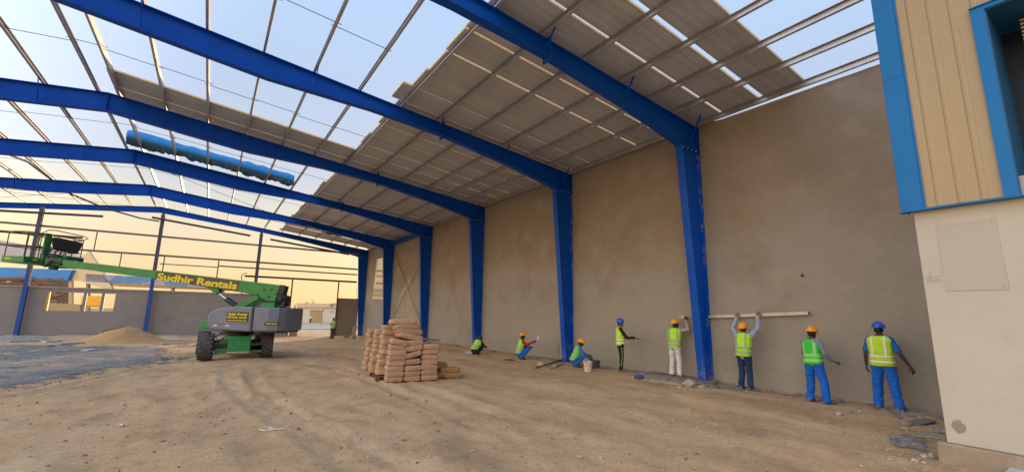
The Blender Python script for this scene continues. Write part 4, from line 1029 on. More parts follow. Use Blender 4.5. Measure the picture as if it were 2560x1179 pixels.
def put_bag(kind, a, b_, z, lab, tilt=0, rz=0, roll=0, grp=GB, m=None):
    o = bpy.data.objects.new('cement_bag', get_bag(kind, rb.randrange(5))); col.objects.link(o)
    p = SB+SA*a+SN*b_; o.location = (p.x, p.y, z+ground_z(p.x, p.y)*.0+.012)
    o.rotation_euler = (R(roll+rb.uniform(-2.2, 2.2)), R(-tilt+rb.uniform(-2.4, 2.4)), SROT+R(rz+rb.uniform(-5, 5)))
    tag(o, lab, 'cement bag', grp)
    if m: o.material_slots[0].link = 'OBJECT'; o.material_slots[0].material = m
    return o
HH = .1385
COLN = ['left', 'middle', 'right']
TILTS = {(0, 7): -9, (0, 6): -5, (1, 5): 7, (1, 4): 15, (1, 3): 4}
for c_ in range(3):
    n_ = [8, 7, 7][c_]
    for k in range(n_):
        lean = .010*k*(1 if c_ == 0 else .4)
        a = .245+.462*c_+.008*c_+lean+rb.uniform(-.012, .012); z = k*HH
        if c_ == 1: z = k*HH+(.0 if k < 3 else .03 if k == 3 else .10 if k == 4 else .115)
        if c_ == 2: z = k*.1385+.012
        put_bag('front', a, .25+rb.uniform(-.02, .02), z, 'tan cement bag on the front of the stack, %s column, %s from the ground' % (COLN[c_], ordinal(k+1)), tilt=TILTS.get((c_, k), 0))
for k, (a, tl, kk) in enumerate([(.60, -9, 'top'), (.58, -5, 'top'), (.53, 1, 'top'), (.42, 0, 'top')]):
    put_bag(kk, a, .27, 8.15*HH+k*.132, 'long tan cement bag on the peak of the stack, %s' % ['lowest of four and tilted', 'second of four', 'third of four', 'topmost of all'][k], tilt=tl)
for j in range(3):
    n_ = [10, 9, 9][j]
    for k in range(n_):
        off = .05*(k % 2)
        put_bag('side', .245+.010*k+rb.uniform(-.025, .025)-.035*j, .74+.49*j+off+rb.uniform(-.015, .015), .145+k*.134, 'tan cement bag on the left flank, %s row back, %s from the pallet' % (ordinal(j+1), ordinal(k+1)), rz=rb.uniform(-3, 3))
for j in range(3):
    for c_ in (1, 2):
        for k in ((8, ) if c_ == 1 else (4, 5, 6)):
            put_bag('side', .40+.46*c_, .74+.455*j, .0+k*.1385 if c_ == 2 else .145+(k-2)*.134, 'tan cement bag behind the front row, %s, %s row back%s' % ('middle top' if c_ == 1 else 'right', ordinal(j+1), '' if c_ == 1 else ', %s layer' % ordinal(k+1)))
# inner layers that carry the top bags on the middle and right
for j in range(3):
    for c_, ks in ((1, range(0, 6)), (2, range(0, 4))):
        for k in ks:
            if c_ == 1 and k < 5: continue
            put_bag('side', .40+.46*c_, .74+.455*j, .145+k*.134 if c_ == 1 else k*.1385, 'tan cement bag inside the stack, %s, %s row back, %s layer' % (COLN[c_], ordinal(j+1), ordinal(k+1)))
bdz = 7*.1385+.10
p_ = SB+SA*1.30+SN*.85
tag(MB().box(-.45, .45, -.16, .16, 0, .035).box(-.45, .45, -.14, .0, .036, .06).build('board', mat('grey_board', (.30, .20, .15), (.24, .16, .12), 5, .85)), 'weathered flat board lying on the right shoulder of the bag stack', 'board')
bo_ = col.objects['board']; bo_.location = (p_.x, p_.y, bdz); bo_.rotation_euler = (0, R(4), SROT)
# smaller heap of bags to the right
for a, b_, z, kk, rz, tl, lab in [(1.62, .62, 0, 'front', 4, 0, 'ochre cement bag on the ground right against the stack'), (2.08, .60, 0, 'front', -3, 0, 'ochre cement bag on the ground at the right end of the small heap'),
                                 (2.02, .66, .135, 'side', -6, 2, 'ochre cement bag lying on the right end of the small heap'), (1.55, .95, .12, 'side', 35, -18, 'torn ochre cement bag slumped between stack and small heap'),
                                 (1.82, 1.0, .22, 'front', 20, 12, 'topmost ochre cement bag leaning back on the small heap')]:
    put_bag(kk, a, b_, z, lab, tilt=tl, rz=rz, grp='ochre bags of the small heap', m=OCHRE)
# pallet
pa = tag(empty('pallet', SB+SA*.28+SN*1.15, SROT), 'dark wooden pallet under the left flank of the bag stack', 'pallet')
PW = mat('pallet_wood', (.16, .10, .06), (.10, .065, .045), 6, .85)
for i in range(7): MB().box(-.30, 1.0, -.62+i*.19, -.50+i*.19, .112, .138).build('deck_board', PW, pa, local=True)
for x in (-.28, .30, .9):
    for y in (-.6, -.02, .54): MB().box(x, x+.1, y, y+.12, .022, .111).build('block', PW, pa, local=True)
for x in (-.28, .30, .9): MB().box(x, x+.1, -.62, .67, .0, .021).build('runner', PW, pa, local=True)

# ------------------------------------------------------------------ things lying about
def on(px, py): p = U(px, py, Z=0); p.z = ground_z(p.x, p.y); return p
DARKM = mat('dark_rod', (.05, .045, .042), (.08, .07, .06), 6, .7)
PALEW = mat('pale_plank', (.40, .34, .27), (.30, .25, .20), 4, .85, stretch=(1, 6, 1))
GREYW = mat('grey_plank', (.17, .15, .135), (.22, .19, .165), 5, .9, bump=.3, bscale=20)
WPLA = mat('white_plastic', (.58, .54, .50), (.46, .42, .38), 4, .5)
def bucket(p, r_, h, m, lab, rimm=None):
    root = tag(empty('bucket', p), lab, 'bucket')
    mb = MB(); n_ = 20
    for q, z in ((r_*.84, 0), (r_, h), (r_*.93, h), (r_*.78, .02)):
        mb.v += [(p.x+q*math.cos(2*math.pi*i/n_), p.y+q*math.sin(2*math.pi*i/n_), p.z+z) for i in range(n_)]
    for k in range(3):
        for i in range(n_): mb.f.append((k*n_+i, k*n_+(i+1) % n_, (k+1)*n_+(i+1) % n_, (k+1)*n_+i))
    mb.f += [tuple(range(n_-1, -1, -1)), tuple(range(3*n_, 4*n_))]; mb.mi = [0]*len(mb.f)
    b_ = mb.build('body', m, root, smooth=False)
    MB().tube([(p.x+r_*1.02*math.cos(2*math.pi*i/n_), p.y+r_*1.02*math.sin(2*math.pi*i/n_), p.z+h-.015) for i in range(n_)], .012, 6, closed=True).build('rim', rimm or m, root)
    hb = [(p.x+r_*1.03*math.cos(t)*.9, p.y-.02+r_*.3*math.sin(t)-r_*.8, p.z+h*.75-math.sin(t)*.10) for t in [math.pi*i/8 for i in range(9)]]
    MB().tube(hb, .005, 5).build('handle', DARKM, root)
    return root
BUCKW = mat('stained_bucket', (.62, .56, .52), (.50, .44, .40), 9, .5, c3=(.40, .16, .12), s3=11)
bucket(on(1470, 927), .155, .34, BUCKW, 'white stained plastic bucket beside the squatting green vested worker')
bucket(on(1489, 922), .16, .27, mat('dark_bucket', (.035, .04, .05), (.06, .06, .065), 5, .6), 'dark grey tub standing behind the white bucket')
def plank(a, b_, w_, h, m, lab, cat='plank', grp=None, name='plank', up=0):
    p, q = on(*a), on(*b_); p.z += h/2+.012+up; q.z += h/2+.012
    return tag(MB().bar(p, q, w_, h).build(name, m, bevel=.004), lab, cat, grp)
plank((1338, 921), (1412, 897), .05, .03, DARKM, 'long dark steel bar lying by the foot of the second column', 'steel bar', name='steel_bar', up=0)
plank((1360, 918), (1424, 893), .045, .03, DARKM, 'shorter dark steel bar beside the long one at the second column', 'steel bar', name='steel_bar', up=.05)
plank((1376, 921), (1408, 912), .09, .03, GREYW, 'short grey board among the rubble at the second column')
s_ = on(1397, 900); tag(MB().tube([s_, s_+Vector((.0, -.02, .62))], .012, 6).build('stake', DARKM), 'thin upright stake in front of the second column', 'stake')
plank((1262, 899), (1284, 901), .16, .03, DARKM, 'dark flat board under a pale lump near the red sleeved worker', 'board', name='board')
# platform boards under the white trousered worker
def flat(pts, h, m, name, lab, cat, lift_=.02):
    q = [on(*p) for p in pts]; z = sum(p.z for p in q)/len(q)+lift_
    return tag(MB().prism([(p.x, p.y, z) for p in q], (0, 0, h)).build(name, m, bevel=.006), lab, cat)
flat([(1608, 936), (1692, 949), (1778, 966), (1800, 955), (1740, 944), (1640, 930)], .05, GREYW, 'scaffold_board', 'wide grey mortar covered board under the white trousered worker', 'board', .01)
flat([(1606, 944), (1700, 957), (1702, 961), (1604, 948)], .04, PALEW, 'plank', 'pale plank edge in front of the mortar covered board', 'plank', .0)
fA = Vector((12.55, FY[0], 0)); tag(MB().box(fA.x-.42, fA.x+.245, fA.y-.42, fA.y+.3, -.2, .035).build('footing_pad', CONC, bevel=.015), 'concrete footing pad under the nearest blue column', 'footing')
rg = MB()
c_ = on(1597, 947); rgv = random.Random(4)
rg.ball(c_+Vector((0, 0, .05)), (.20, .15, .07), 14, 8)
rg.v = [tuple(Vector(v)+noise.noise_vector(Vector(v)*6)*.045) for v in rg.v]
tag(rg.build('blue_rag', mat('rag_blue', (.02, .085, .22), (.03, .12, .28), 6, .9), smooth=True), 'crumpled blue rag on the ground left of the mortar covered board', 'rag')
# rocks: irregular lumps
ROCKM = mat('pale_rock', (.46, .39, .31), (.34, .28, .22), 6, .95, bump=.5, bscale=20)
ROCKG = mat('grey_rubble', (.22, .20, .19), (.30, .27, .24), 7, .95, bump=.6, bscale=18)
def rock(px, py, s, lab, m=ROCKM, seed=0, flat_=.6, grp='loose rocks on the sand'):
    p = on(px, py); mb = MB().ball((0, 0, 0), (s, s*.8, s*flat_), 10, 7)
    mb.v = [tuple(Vector(v)*(1+.45*noise.noise(Vector(v)*(1.6/s)+Vector((seed, 0, 0))))) for v in mb.v]
    mb.v = [tuple(Vector(v)+p+Vector((0, 0, s*flat_*.45))) for v in mb.v]
    return tag(mb.build('rock', m), lab, 'rock', grp)
for i, (px, py, s, lab, m) in enumerate([
    (1275, 896, .13, 'pale lump on the dark board near the red sleeved worker', ROCKM), (1326, 925, .05, 'small pale rock below the steel bars', ROCKM), (1353, 913, .17, 'pale mound of mortar beside the steel bars', ROCKM),
    (1061, 1000, .07, 'lone pale rock in front of the bag stack', ROCKM), (1386, 919, .12, 'grey rubble lump at the foot of the second column', ROCKG), (1400, 922, .10, 'grey rubble lump left of the squatting green vested worker', ROCKG),
    (1630, 951, .06, 'small rock right of the blue rag', ROCKM), (1584, 947, .07, 'pale rock left of the blue rag', ROCKM), (1722, 966, .20, 'flat pale rock under the edge of the mortar covered board', ROCKM), (1753, 970, .11, 'pale rock right of the flat one at the board edge', ROCKM),
    (1783, 966, .09, 'grey rock at the corner of the mortar covered board', ROCKG), (1700, 971, .05, 'pebble in front of the flat pale rock', ROCKM), (2100, 1036, .08, 'rock on the sand in front of the green vested worker', ROCKM), (2128, 1032, .07, 'grey rock between the two blue trousered workers', ROCKG),
    (2150, 1034, .05, 'small pale rock between the two blue trousered workers', ROCKM), (2305, 1050, .08, 'grey rubble lump behind the corner of the white building', ROCKG), (2265, 1062, .10, 'grey slab of rubble left of the white building', ROCKG),
    (2262, 1077, .06, 'pale rock near the blue stained gravel', ROCKM), (2365, 1148, .05, 'pale pebble at the left end of the plinth', ROCKM), (2384, 1148, .045, 'second pale pebble along the plinth', ROCKM), (2402, 1153, .05, 'third pale pebble along the plinth', ROCKM),
    (2445, 1163, .07, 'pale rock at the middle of the plinth', ROCKM), (2330, 1147, .06, 'pale rock at the corner of the plinth', ROCKM), (2312, 1150, .05, 'pale rock just left of the plinth', ROCKM), (2288, 1158, .05, 'pale rock lower left of the plinth', ROCKM),
    (1450, 1143, .05, 'pale pebble at the bottom of the picture', ROCKM), (1180, 1126, .035, 'small pebble on the open sand', ROCKM), (870, 1105, .03, 'tiny pebble on the foreground sand', ROCKM), (1200, 878, .10, 'grey lump beside the crouching worker at the third column', ROCKG)]):
    rock(px, py, s, lab, m, i*3.7)
# pale rubbish and boards
def scrap(pts, h, m, lab, name='scrap', cat='scrap'): return flat(pts, h, m, name, lab, cat, .012)
q_ = on(648, 1079)
st = MB(); st.tube([on(648, 1076)+Vector((0, 0, .03)), on(662, 1080)+Vector((0, 0, .03)), on(690, 1079.5)+Vector((0, 0, .025)), on(710, 1079)+Vector((0, 0, .02))], .010, 6); st.tube([on(655, 1078)+Vector((0, 0, .03)), on(670, 1074)+Vector((0, 0, .045)), on(683, 1078)+Vector((0, 0, .03))], .012, 6)
tag(st.build('plastic_strip', WPLA), 'white bent plastic strip lying on the foreground sand', 'plastic strip')
scrap([(1162, 881), (1180, 884), (1184, 881), (1170, 877)], .06, WPLA, 'white crumpled sheet beside the crouching worker at the third column')
scrap([(296, 1068), (305, 1071), (310, 1068), (302, 1066)], .02, WPLA, 'scrap of white plastic on the left foreground sand')
scrap([(2282, 1094), (2362, 1103), (2372, 1096), (2310, 1082)], .035, PALEW, 'pale wide board lying at the corner of the white building', 'board', 'board')
scrap([(2320, 1078), (2366, 1084), (2366, 1074), (2332, 1068)], .05, PALEW, 'pale board behind the wide one at the corner of the white building', 'board', 'board')
scrap([(2250, 1060), (2302, 1066), (2342, 1055), (2300, 1048)], .025, GREYW, 'dark slate like slab near the wall left of the white building', 'slab', 'slab')
for i, (a, b_, w_, lab) in enumerate([((20, 853), (95, 850), .3, 'pale board on the rubble at the far left by the low wall'), ((110, 852), (150, 850), .25, 'white board between the far left board and the sand pile'), ((150, 860), (210, 858), .3, 'pale plank lying left of the sand pile'),
    ((405, 858), (470, 856), .3, 'pale plank lying right of the sand pile'), ((448, 862), (488, 863), .25, 'pale plank just left of the lift wheels'), ((60, 862), (130, 865), .25, 'dark board in the rubble at far left'), ((210, 876), (235, 874), .3, 'white scrap board on the gravel'), ((420, 846), (500, 848), .3, 'long batten along the low wall behind the lift wheels'), ((0, 844), (60, 843), .3, 'batten along the low wall at the far left')]):
    plank(a, b_, w_, .07, [PALEW, WPLA, PALEW, PALEW, PALEW, GREYW, WPLA, PALEW, GREYW][i], lab, grp='planks by the low wall')
# boards and blocks at the far column
lean = MB(); a_ = U(878, 842, Z=-.35); lean.hexa([a_+Vector((0, 0, 0)), a_+Vector((.35, 0, 0)), a_+Vector((.35, .06, 0)), a_+Vector((0, .06, 0)), a_+Vector((.25, .5, .95)), a_+Vector((.62, .5, .95)), a_+Vector((.62, .56, .95)), a_+Vector((.25, .56, .95))])
tag(lean.build('leaning_board', PALEW), 'pale board leaning by the foot of the farthest blue column', 'board')
for i, (px, py, lab) in enumerate([(886, 846, 'grey block in front of the leaning board'), (897, 848, 'grey block below the farthest blue column'), (866, 843, 'dark block left of the leaning board')]):
    p = U(px, py, Z=-.35); tag(MB().box(p.x-.2, p.x+.2, p.y-.1, p.y+.1, -.4, [-.12, -.05, -.2][i]).build('concrete_block', [CONC, WPLA, GREYW][i], bevel=.02), lab, 'block', 'blocks at the farthest column')
# sand pile by the low wall
def heap(c, rx, ry, h, m, name, lab, seed=0, nn_=44):
    mb = MB(); n_ = 18
    for i in range(n_+1):
        q = i/n_
        for j in range(nn_):
            a = 2*math.pi*j/nn_; k = 1+.14*noise.noise(Vector((math.cos(a)*1.3, math.sin(a)*1.3, seed)))
            x = c.x+rx*q*k*math.cos(a); y = c.y+ry*q*k*math.sin(a)
            z = h*(math.exp(-(q*1.75)**2)-math.exp(-1.75**2))/(1-math.exp(-1.75**2))+.10*noise.noise(Vector((x*1.2, y*1.2, seed)))*(1-q)+.04*noise.noise(Vector((x*3.5, y*3.5, seed)))*(1-q)
            mb.v.append((x, y, ground_z(x, y)+z-.03*q))
    for i in range(n_):
        for j in range(nn_): mb.f.append((i*nn_+j, i*nn_+(j+1) % nn_, (i+1)*nn_+(j+1) % nn_, (i+1)*nn_+j)); mb.mi.append(0)
    return tag(mb.build(name, m, smooth=True), lab, name.replace('_', ' '))
c_ = U(312, 848, Z=0); c_.y = min(c_.y, GY-2.6)
PILE = mat('pile_sand', (.50, .285, .12), (.43, .24, .10), 2, .95, bump=.7, bscale=16, c3=(.52, .34, .18), s3=6)
pc = U(310, 851, Z=0)
heap(pc, 2.7, 1.8, .84, PILE, 'sand_pile', 'heap of orange brown sand against the low wall left of the boom lift', 2)
tw_ = MB(); e0, e1_, e2_ = U(256, 838, Y=pc.y-.4), U(259, 826, Y=pc.y-.2), U(345, 822, Y=pc.y+.1)
tw_.tube([e0, e1_, e1_.lerp(e2_, .5)+Vector((0, 0, .10)), e2_], .025, 5); tag(tw_.build('bent_rod', DARKM), 'bent thin rod sticking out of the sand pile', 'rod')
heap(U(40, 846, Z=0), 2.6, 1.0, .30, ROCKG, 'rubble_heap', 'low grey rubble heap along the low wall at far left', 5)
# blue tray at the bottom right corner
tr = U(2556, 1172, Z=.0)
tb = tag(empty('blue_tray', (tr.x-.02, tr.y-.10, 0)), 'dark blue plastic tray with a white rim at the bottom right corner by the plinth', 'tray')
t0 = Vector((BX-.36, bp(2528, 1150).y, 0))
MB().box(t0.x, t0.x+.30, t0.y-.5, t0.y, .0, .13).build('body', mat('navy_plastic', (.008, .02, .09), (.012, .03, .12), 5, .4), tb)
MB().box(t0.x-.012, t0.x+.31, t0.y-.512, t0.y+.012, .131, .15).build('rim', WPLA, tb)

# loose stones and clods all over the sand, too many to count
def stones(n_, seed, name, m, smin, smax, region):
    q_ = random.Random(seed); mb = MB()
    while n_ > 0:
        x, y = region(q_)
        if x > 12.7 or (x > 8.1 and y < 2.1): continue
        s = smin*(smax/smin)**(q_.random()**2.2); z = ground_z(x, y)+s*.15; a = q_.uniform(0, 6.28); c, sn = math.cos(a), math.sin(a)
        pts = []
        for dx, dy, dz in ((1, 0, 0), (0, .8, 0), (-1, 0, 0), (0, -.7, 0), (.2, .1, .6), (-.2, -.1, -.6), (.6, .5, .35), (-.6, -.45, .3)):
            k = q_.uniform(.7, 1.2); dx, dy = dx*k*s, dy*k*s; pts.append((x+dx*c-dy*sn, y+dx*sn+dy*c, z+dz*s*k))
        mb.add(pts, [(0, 6, 4), (6, 1, 4), (1, 2, 4), (2, 7, 4), (7, 3, 4), (3, 0, 4), (0, 1, 6), (2, 3, 7), (1, 0, 5), (2, 1, 5), (3, 2, 5), (0, 3, 5)]); n_ -= 1
    return tag(mb.build(name, m), kind='stuff')
STONE = mat('stone_pale', (.50, .42, .33), (.30, .24, .18), 9, .95)
CLOD = mat('clod_brown', (.36, .26, .165), (.22, .16, .10), 8, .95)
def polar(q_):
    d = 2.6+22*q_.random()**2.0; a = YAW+R(q_.uniform(-52, 54)); return d*math.sin(a), d*math.cos(a)
def alongwall(q_): return 12.7-abs(q_.gauss(0, .55)), q_.uniform(2.4, 40)
def corner(q_): p = U(q_.uniform(2150, 2350), q_.uniform(1080, 1178), Z=0); return p.x, p.y
stones(900, 1, 'loose_stones', STONE, .006, .045, polar); stones(3600, 2, 'soil_clods', CLOD, .008, .045, polar)
stones(700, 3, 'wall_rubble', ROCKG, .015, .09, alongwall); stones(150, 4, 'corner_pebbles', STONE, .008, .04, corner)
gs = [tuple(U(x, y, Z=0)[:2]) for x, y in [(0, 960), (420, 895), (400, 870), (0, 870)]]
def gravelreg(q_):
    while True:
        p = U(q_.uniform(-60, 450), q_.uniform(868, 975), Z=0); c = False
        for i in range(len(gp)):
            (ax, ay), (bx, by) = gp[i-1], gp[i]
            if (ay > p.y) != (by > p.y) and p.x < (bx-ax)*(p.y-ay)/(by-ay)+ax: c = not c
        if c: return p.x, p.y
GRAVST = mat('gravel_stone', (.15, .155, .18), (.30, .26, .22), 5, .95, c3=(.07, .08, .11), s3=11)
stones(1500, 6, 'gravel_stones', GRAVST, .015, .05, gravelreg)
# ------------------------------------------------------------------ people
def cap(mb, a, b_, ra, rb_, n=10):
    """tapered capsule"""
    a = Vector(a); b_ = Vector(b_); d = b_-a; L = d.length
    mb.ball(a, ra, n, 8); mb.ball(b_, rb_, n, 8)
    if L > 1e-4: mb.tube([a, b_], [ra, rb_], n)
def blend(mb, name, voxel, m, parent, smooth=3, wrinkle=0, wscale=9, seed=0):
    """union of overlapping closed shapes as one continuous skin"""
    o = mb.build(name, m, None)
    rm = o.modifiers.new('r', 'REMESH'); rm.mode = 'VOXEL'; rm.voxel_size = voxel; rm.use_smooth_shade = True
    if smooth: sm = o.modifiers.new('s', 'SMOOTH'); sm.iterations = smooth; sm.factor = .5
    me = bpy.data.meshes.new_from_object(o.evaluated_get(bpy.context.evaluated_depsgraph_get()))
    old = o.data; o.modifiers.clear(); o.data = me; bpy.data.meshes.remove(old); me.name = name
    if wrinkle:
        me.update(); ns = [v.normal.copy() for v in me.vertices]
        for v, n_ in zip(me.vertices, ns):
            p = v.co; k = noise.noise(Vector((p.x*wscale+seed, p.y*wscale, p.z*wscale*1.9)))+.5*noise.noise(Vector((p.x*wscale*2, p.y*wscale*2+seed, p.z*wscale*3.2)))
            v.co = p+n_*(wrinkle*k)
    me.polygons.foreach_set('use_smooth', [True]*len(me.polygons))
    if not me.materials: me.materials.append(m)
    o.parent = parent; return o
def loft(rings, close=True):
    """rings: list of equal-length point lists"""
    mb = MB(); n = len(rings[0])
    for r_ in rings: mb.v += [tuple(p) for p in r_]
    for i in range(len(rings)-1):
        for j in range(n): mb.f.append((i*n+j, i*n+(j+1) % n, (i+1)*n+(j+1) % n, (i+1)*n+j))
    mb.f += [tuple(range(n-1, -1, -1)), tuple(range((len(rings)-1)*n, len(rings)*n))]; mb.mi = [0]*len(mb.f); return mb

def vest_mat(name, base, stripe, edge, panels=True):
    """reflective work vest: two belts and two braces, woven into the cloth (local z runs up the spine)"""
    m, n, l, b = node_mat(name); tc = n.new('ShaderNodeTexCoord').outputs['Object']; sp = n.new('ShaderNodeSeparateXYZ'); l.new(tc, sp.inputs[0])
    ax_ = nmath(n, l, 'ABSOLUTE', sp.outputs['X']); z = sp.outputs['Z']
    def band(v, c, hw): return nmath(n, l, 'LESS_THAN', nmath(n, l, 'ABSOLUTE', nmath(n, l, 'SUBTRACT', v, c)), hw)
    s1 = band(z, .07, .024); s2 = band(z, .185, .024)
    br = nmath(n, l, 'MULTIPLY', band(ax_, .118, .023), nmath(n, l, 'GREATER_THAN', z, .20))
    f = nmath(n, l, 'MAXIMUM', nmath(n, l, 'MAXIMUM', s1, s2), br)
    c = nmix(n, l, nrange(n, l, nnoise(n, l, tc, 8, 5, .6), .35, .7), base, tuple(v*.82 for v in base))
    if edge:
        e_ = nmath(n, l, 'MAXIMUM', nmath(n, l, 'MAXIMUM', band(z, .036, .009), band(z, .218, .007)), nmath(n, l, 'MAXIMUM', band(z, .150, .007), band(z, .104, .007)))
        e_ = nmath(n, l, 'MAXIMUM', e_, nmath(n, l, 'MULTIPLY', band(ax_, .148, .006), nmath(n, l, 'GREATER_THAN', z, .20)))
        c = nmix(n, l, nmath(n, l, 'MULTIPLY', e_, .8), c, edge)
    c = nmix(n, l, f, c, stripe); l.new(c, b.inputs['Base Color']); b.inputs['Roughness'].default_value = .7
    bp_ = n.new('ShaderNodeBump'); bp_.inputs['Strength'].default_value = .3; bp_.inputs['Distance'].default_value = .01
    l.new(nnoise(n, l, nmap(n, l, tc, (1, 1, .5)), 14, 4, .6), bp_.inputs['Height']); l.new(bp_.outputs[0], b.inputs['Normal'])
    return m
LIME = (.42, .82, .02)
VLIME = vest_mat('vest_lime_grey', LIME, (.33, .36, .30), (.16, .26, .03))
VLIMEW = vest_mat('vest_lime_white', (.48, .80, .03), (.74, .78, .52), (.30, .42, .06))
VGREEN = vest_mat('vest_green', (.03, .58, .04), (.30, .62, .26), (.25, .75, .05))
VGREEN2 = vest_mat('vest_grass_green', (.12, .72, .05), (.34, .50, .28), (.05, .30, .03))
def cloth(name, c, k=.75): return mat(name, c, tuple(v*k for v in c), 7, .9, bump=.25, bscale=40)
SKIN_D = mat('skin_dark', (.075, .036, .022), (.06, .028, .018), 6, .5); SKIN_M = mat('skin_brown', (.20, .095, .055), (.17, .08, .045), 6, .5)
HAIR = mat('hair_black', (.010, .009, .008), None, rough=.6)
C_BLUE = cloth('work_blue', (.004, .135, .66)); C_BLUE2 = cloth('shirt_blue', (.012, .12, .40)); C_SKY = cloth('pale_blue_shirt', (.34, .40, .60)); C_LILAC = cloth('grey_lilac_shirt', (.22, .24, .36))
C_DENIM = cloth('dark_denim', (.012, .035, .105)); C_WHITE = cloth('white_trousers', (.66, .64, .68), .86); C_CREAM = cloth('greyish_shirt', (.42, .36, .34)); C_BLACK = cloth('black_cloth', (.014, .014, .017)); C_RED = cloth('red_sleeve', (.42, .025, .02)); C_MID = cloth('mid_blue_shirt', (.05, .18, .50)); C_GREYT = cloth('dark_grey_trousers', (.04, .05, .06))
SHOE = mat('dusty_shoe', (.20, .18, .17), (.13, .12, .115), 9, .8); SHOED = mat('dark_shoe', (.03, .028, .028), (.06, .055, .05), 9, .7)
H_ORANGE = mat('helmet_orange', (.86, .36, .008), (.82, .32, .006), 2, .35); H_BLUE = mat('helmet_blue', (.01, .12, .62), (.012, .10, .55), 2, .35)

def hand(mb, wrist, dirv, palm_n, curl=.5, side=1, s=1.0):
    """palm, four unequal bent fingers and a thumb leaving the side of the palm"""
    d = Vector(dirv).normalized(); nrm = Vector(palm_n); nrm = (nrm-d*nrm.dot(d)).normalized(); lat = d.cross(nrm)*side
    w_ = Vector(wrist); c = w_+d*.052*s
    for t in (-.026, -.009, .009, .026): cap(mb, w_+d*.012+lat*t*.7*s, w_+d*.092*s+lat*t*s, .0155*s, .0125*s, 8)
    for t, L_ in zip((-.030, -.010, .010, .030), (.062, .076, .080, .070)):
        k = w_+d*.094*s+lat*t*s; a1 = curl*.7; d1 = d*math.cos(a1)+nrm*math.sin(a1); k2 = k+d1*L_*.55*s
        a2 = curl*1.9; d2 = d*math.cos(a2)+nrm*math.sin(a2); k3 = k2+d2*L_*.5*s
        cap(mb, k, k2, .0105*s, .0098*s, 8); cap(mb, k2, k3, .0098*s, .0085*s, 8)
    th = w_+d*.030*s-lat*.030*s; th2 = th+(d*.6-lat*.7+nrm*.35).normalized()*.042*s; th3 = th2+(d*.95-lat*.1+nrm*.5).normalized()*.030*s
    cap(mb, th, th2, .014*s, .0115*s, 8); cap(mb, th2, th3, .0115*s, .0095*s, 8)

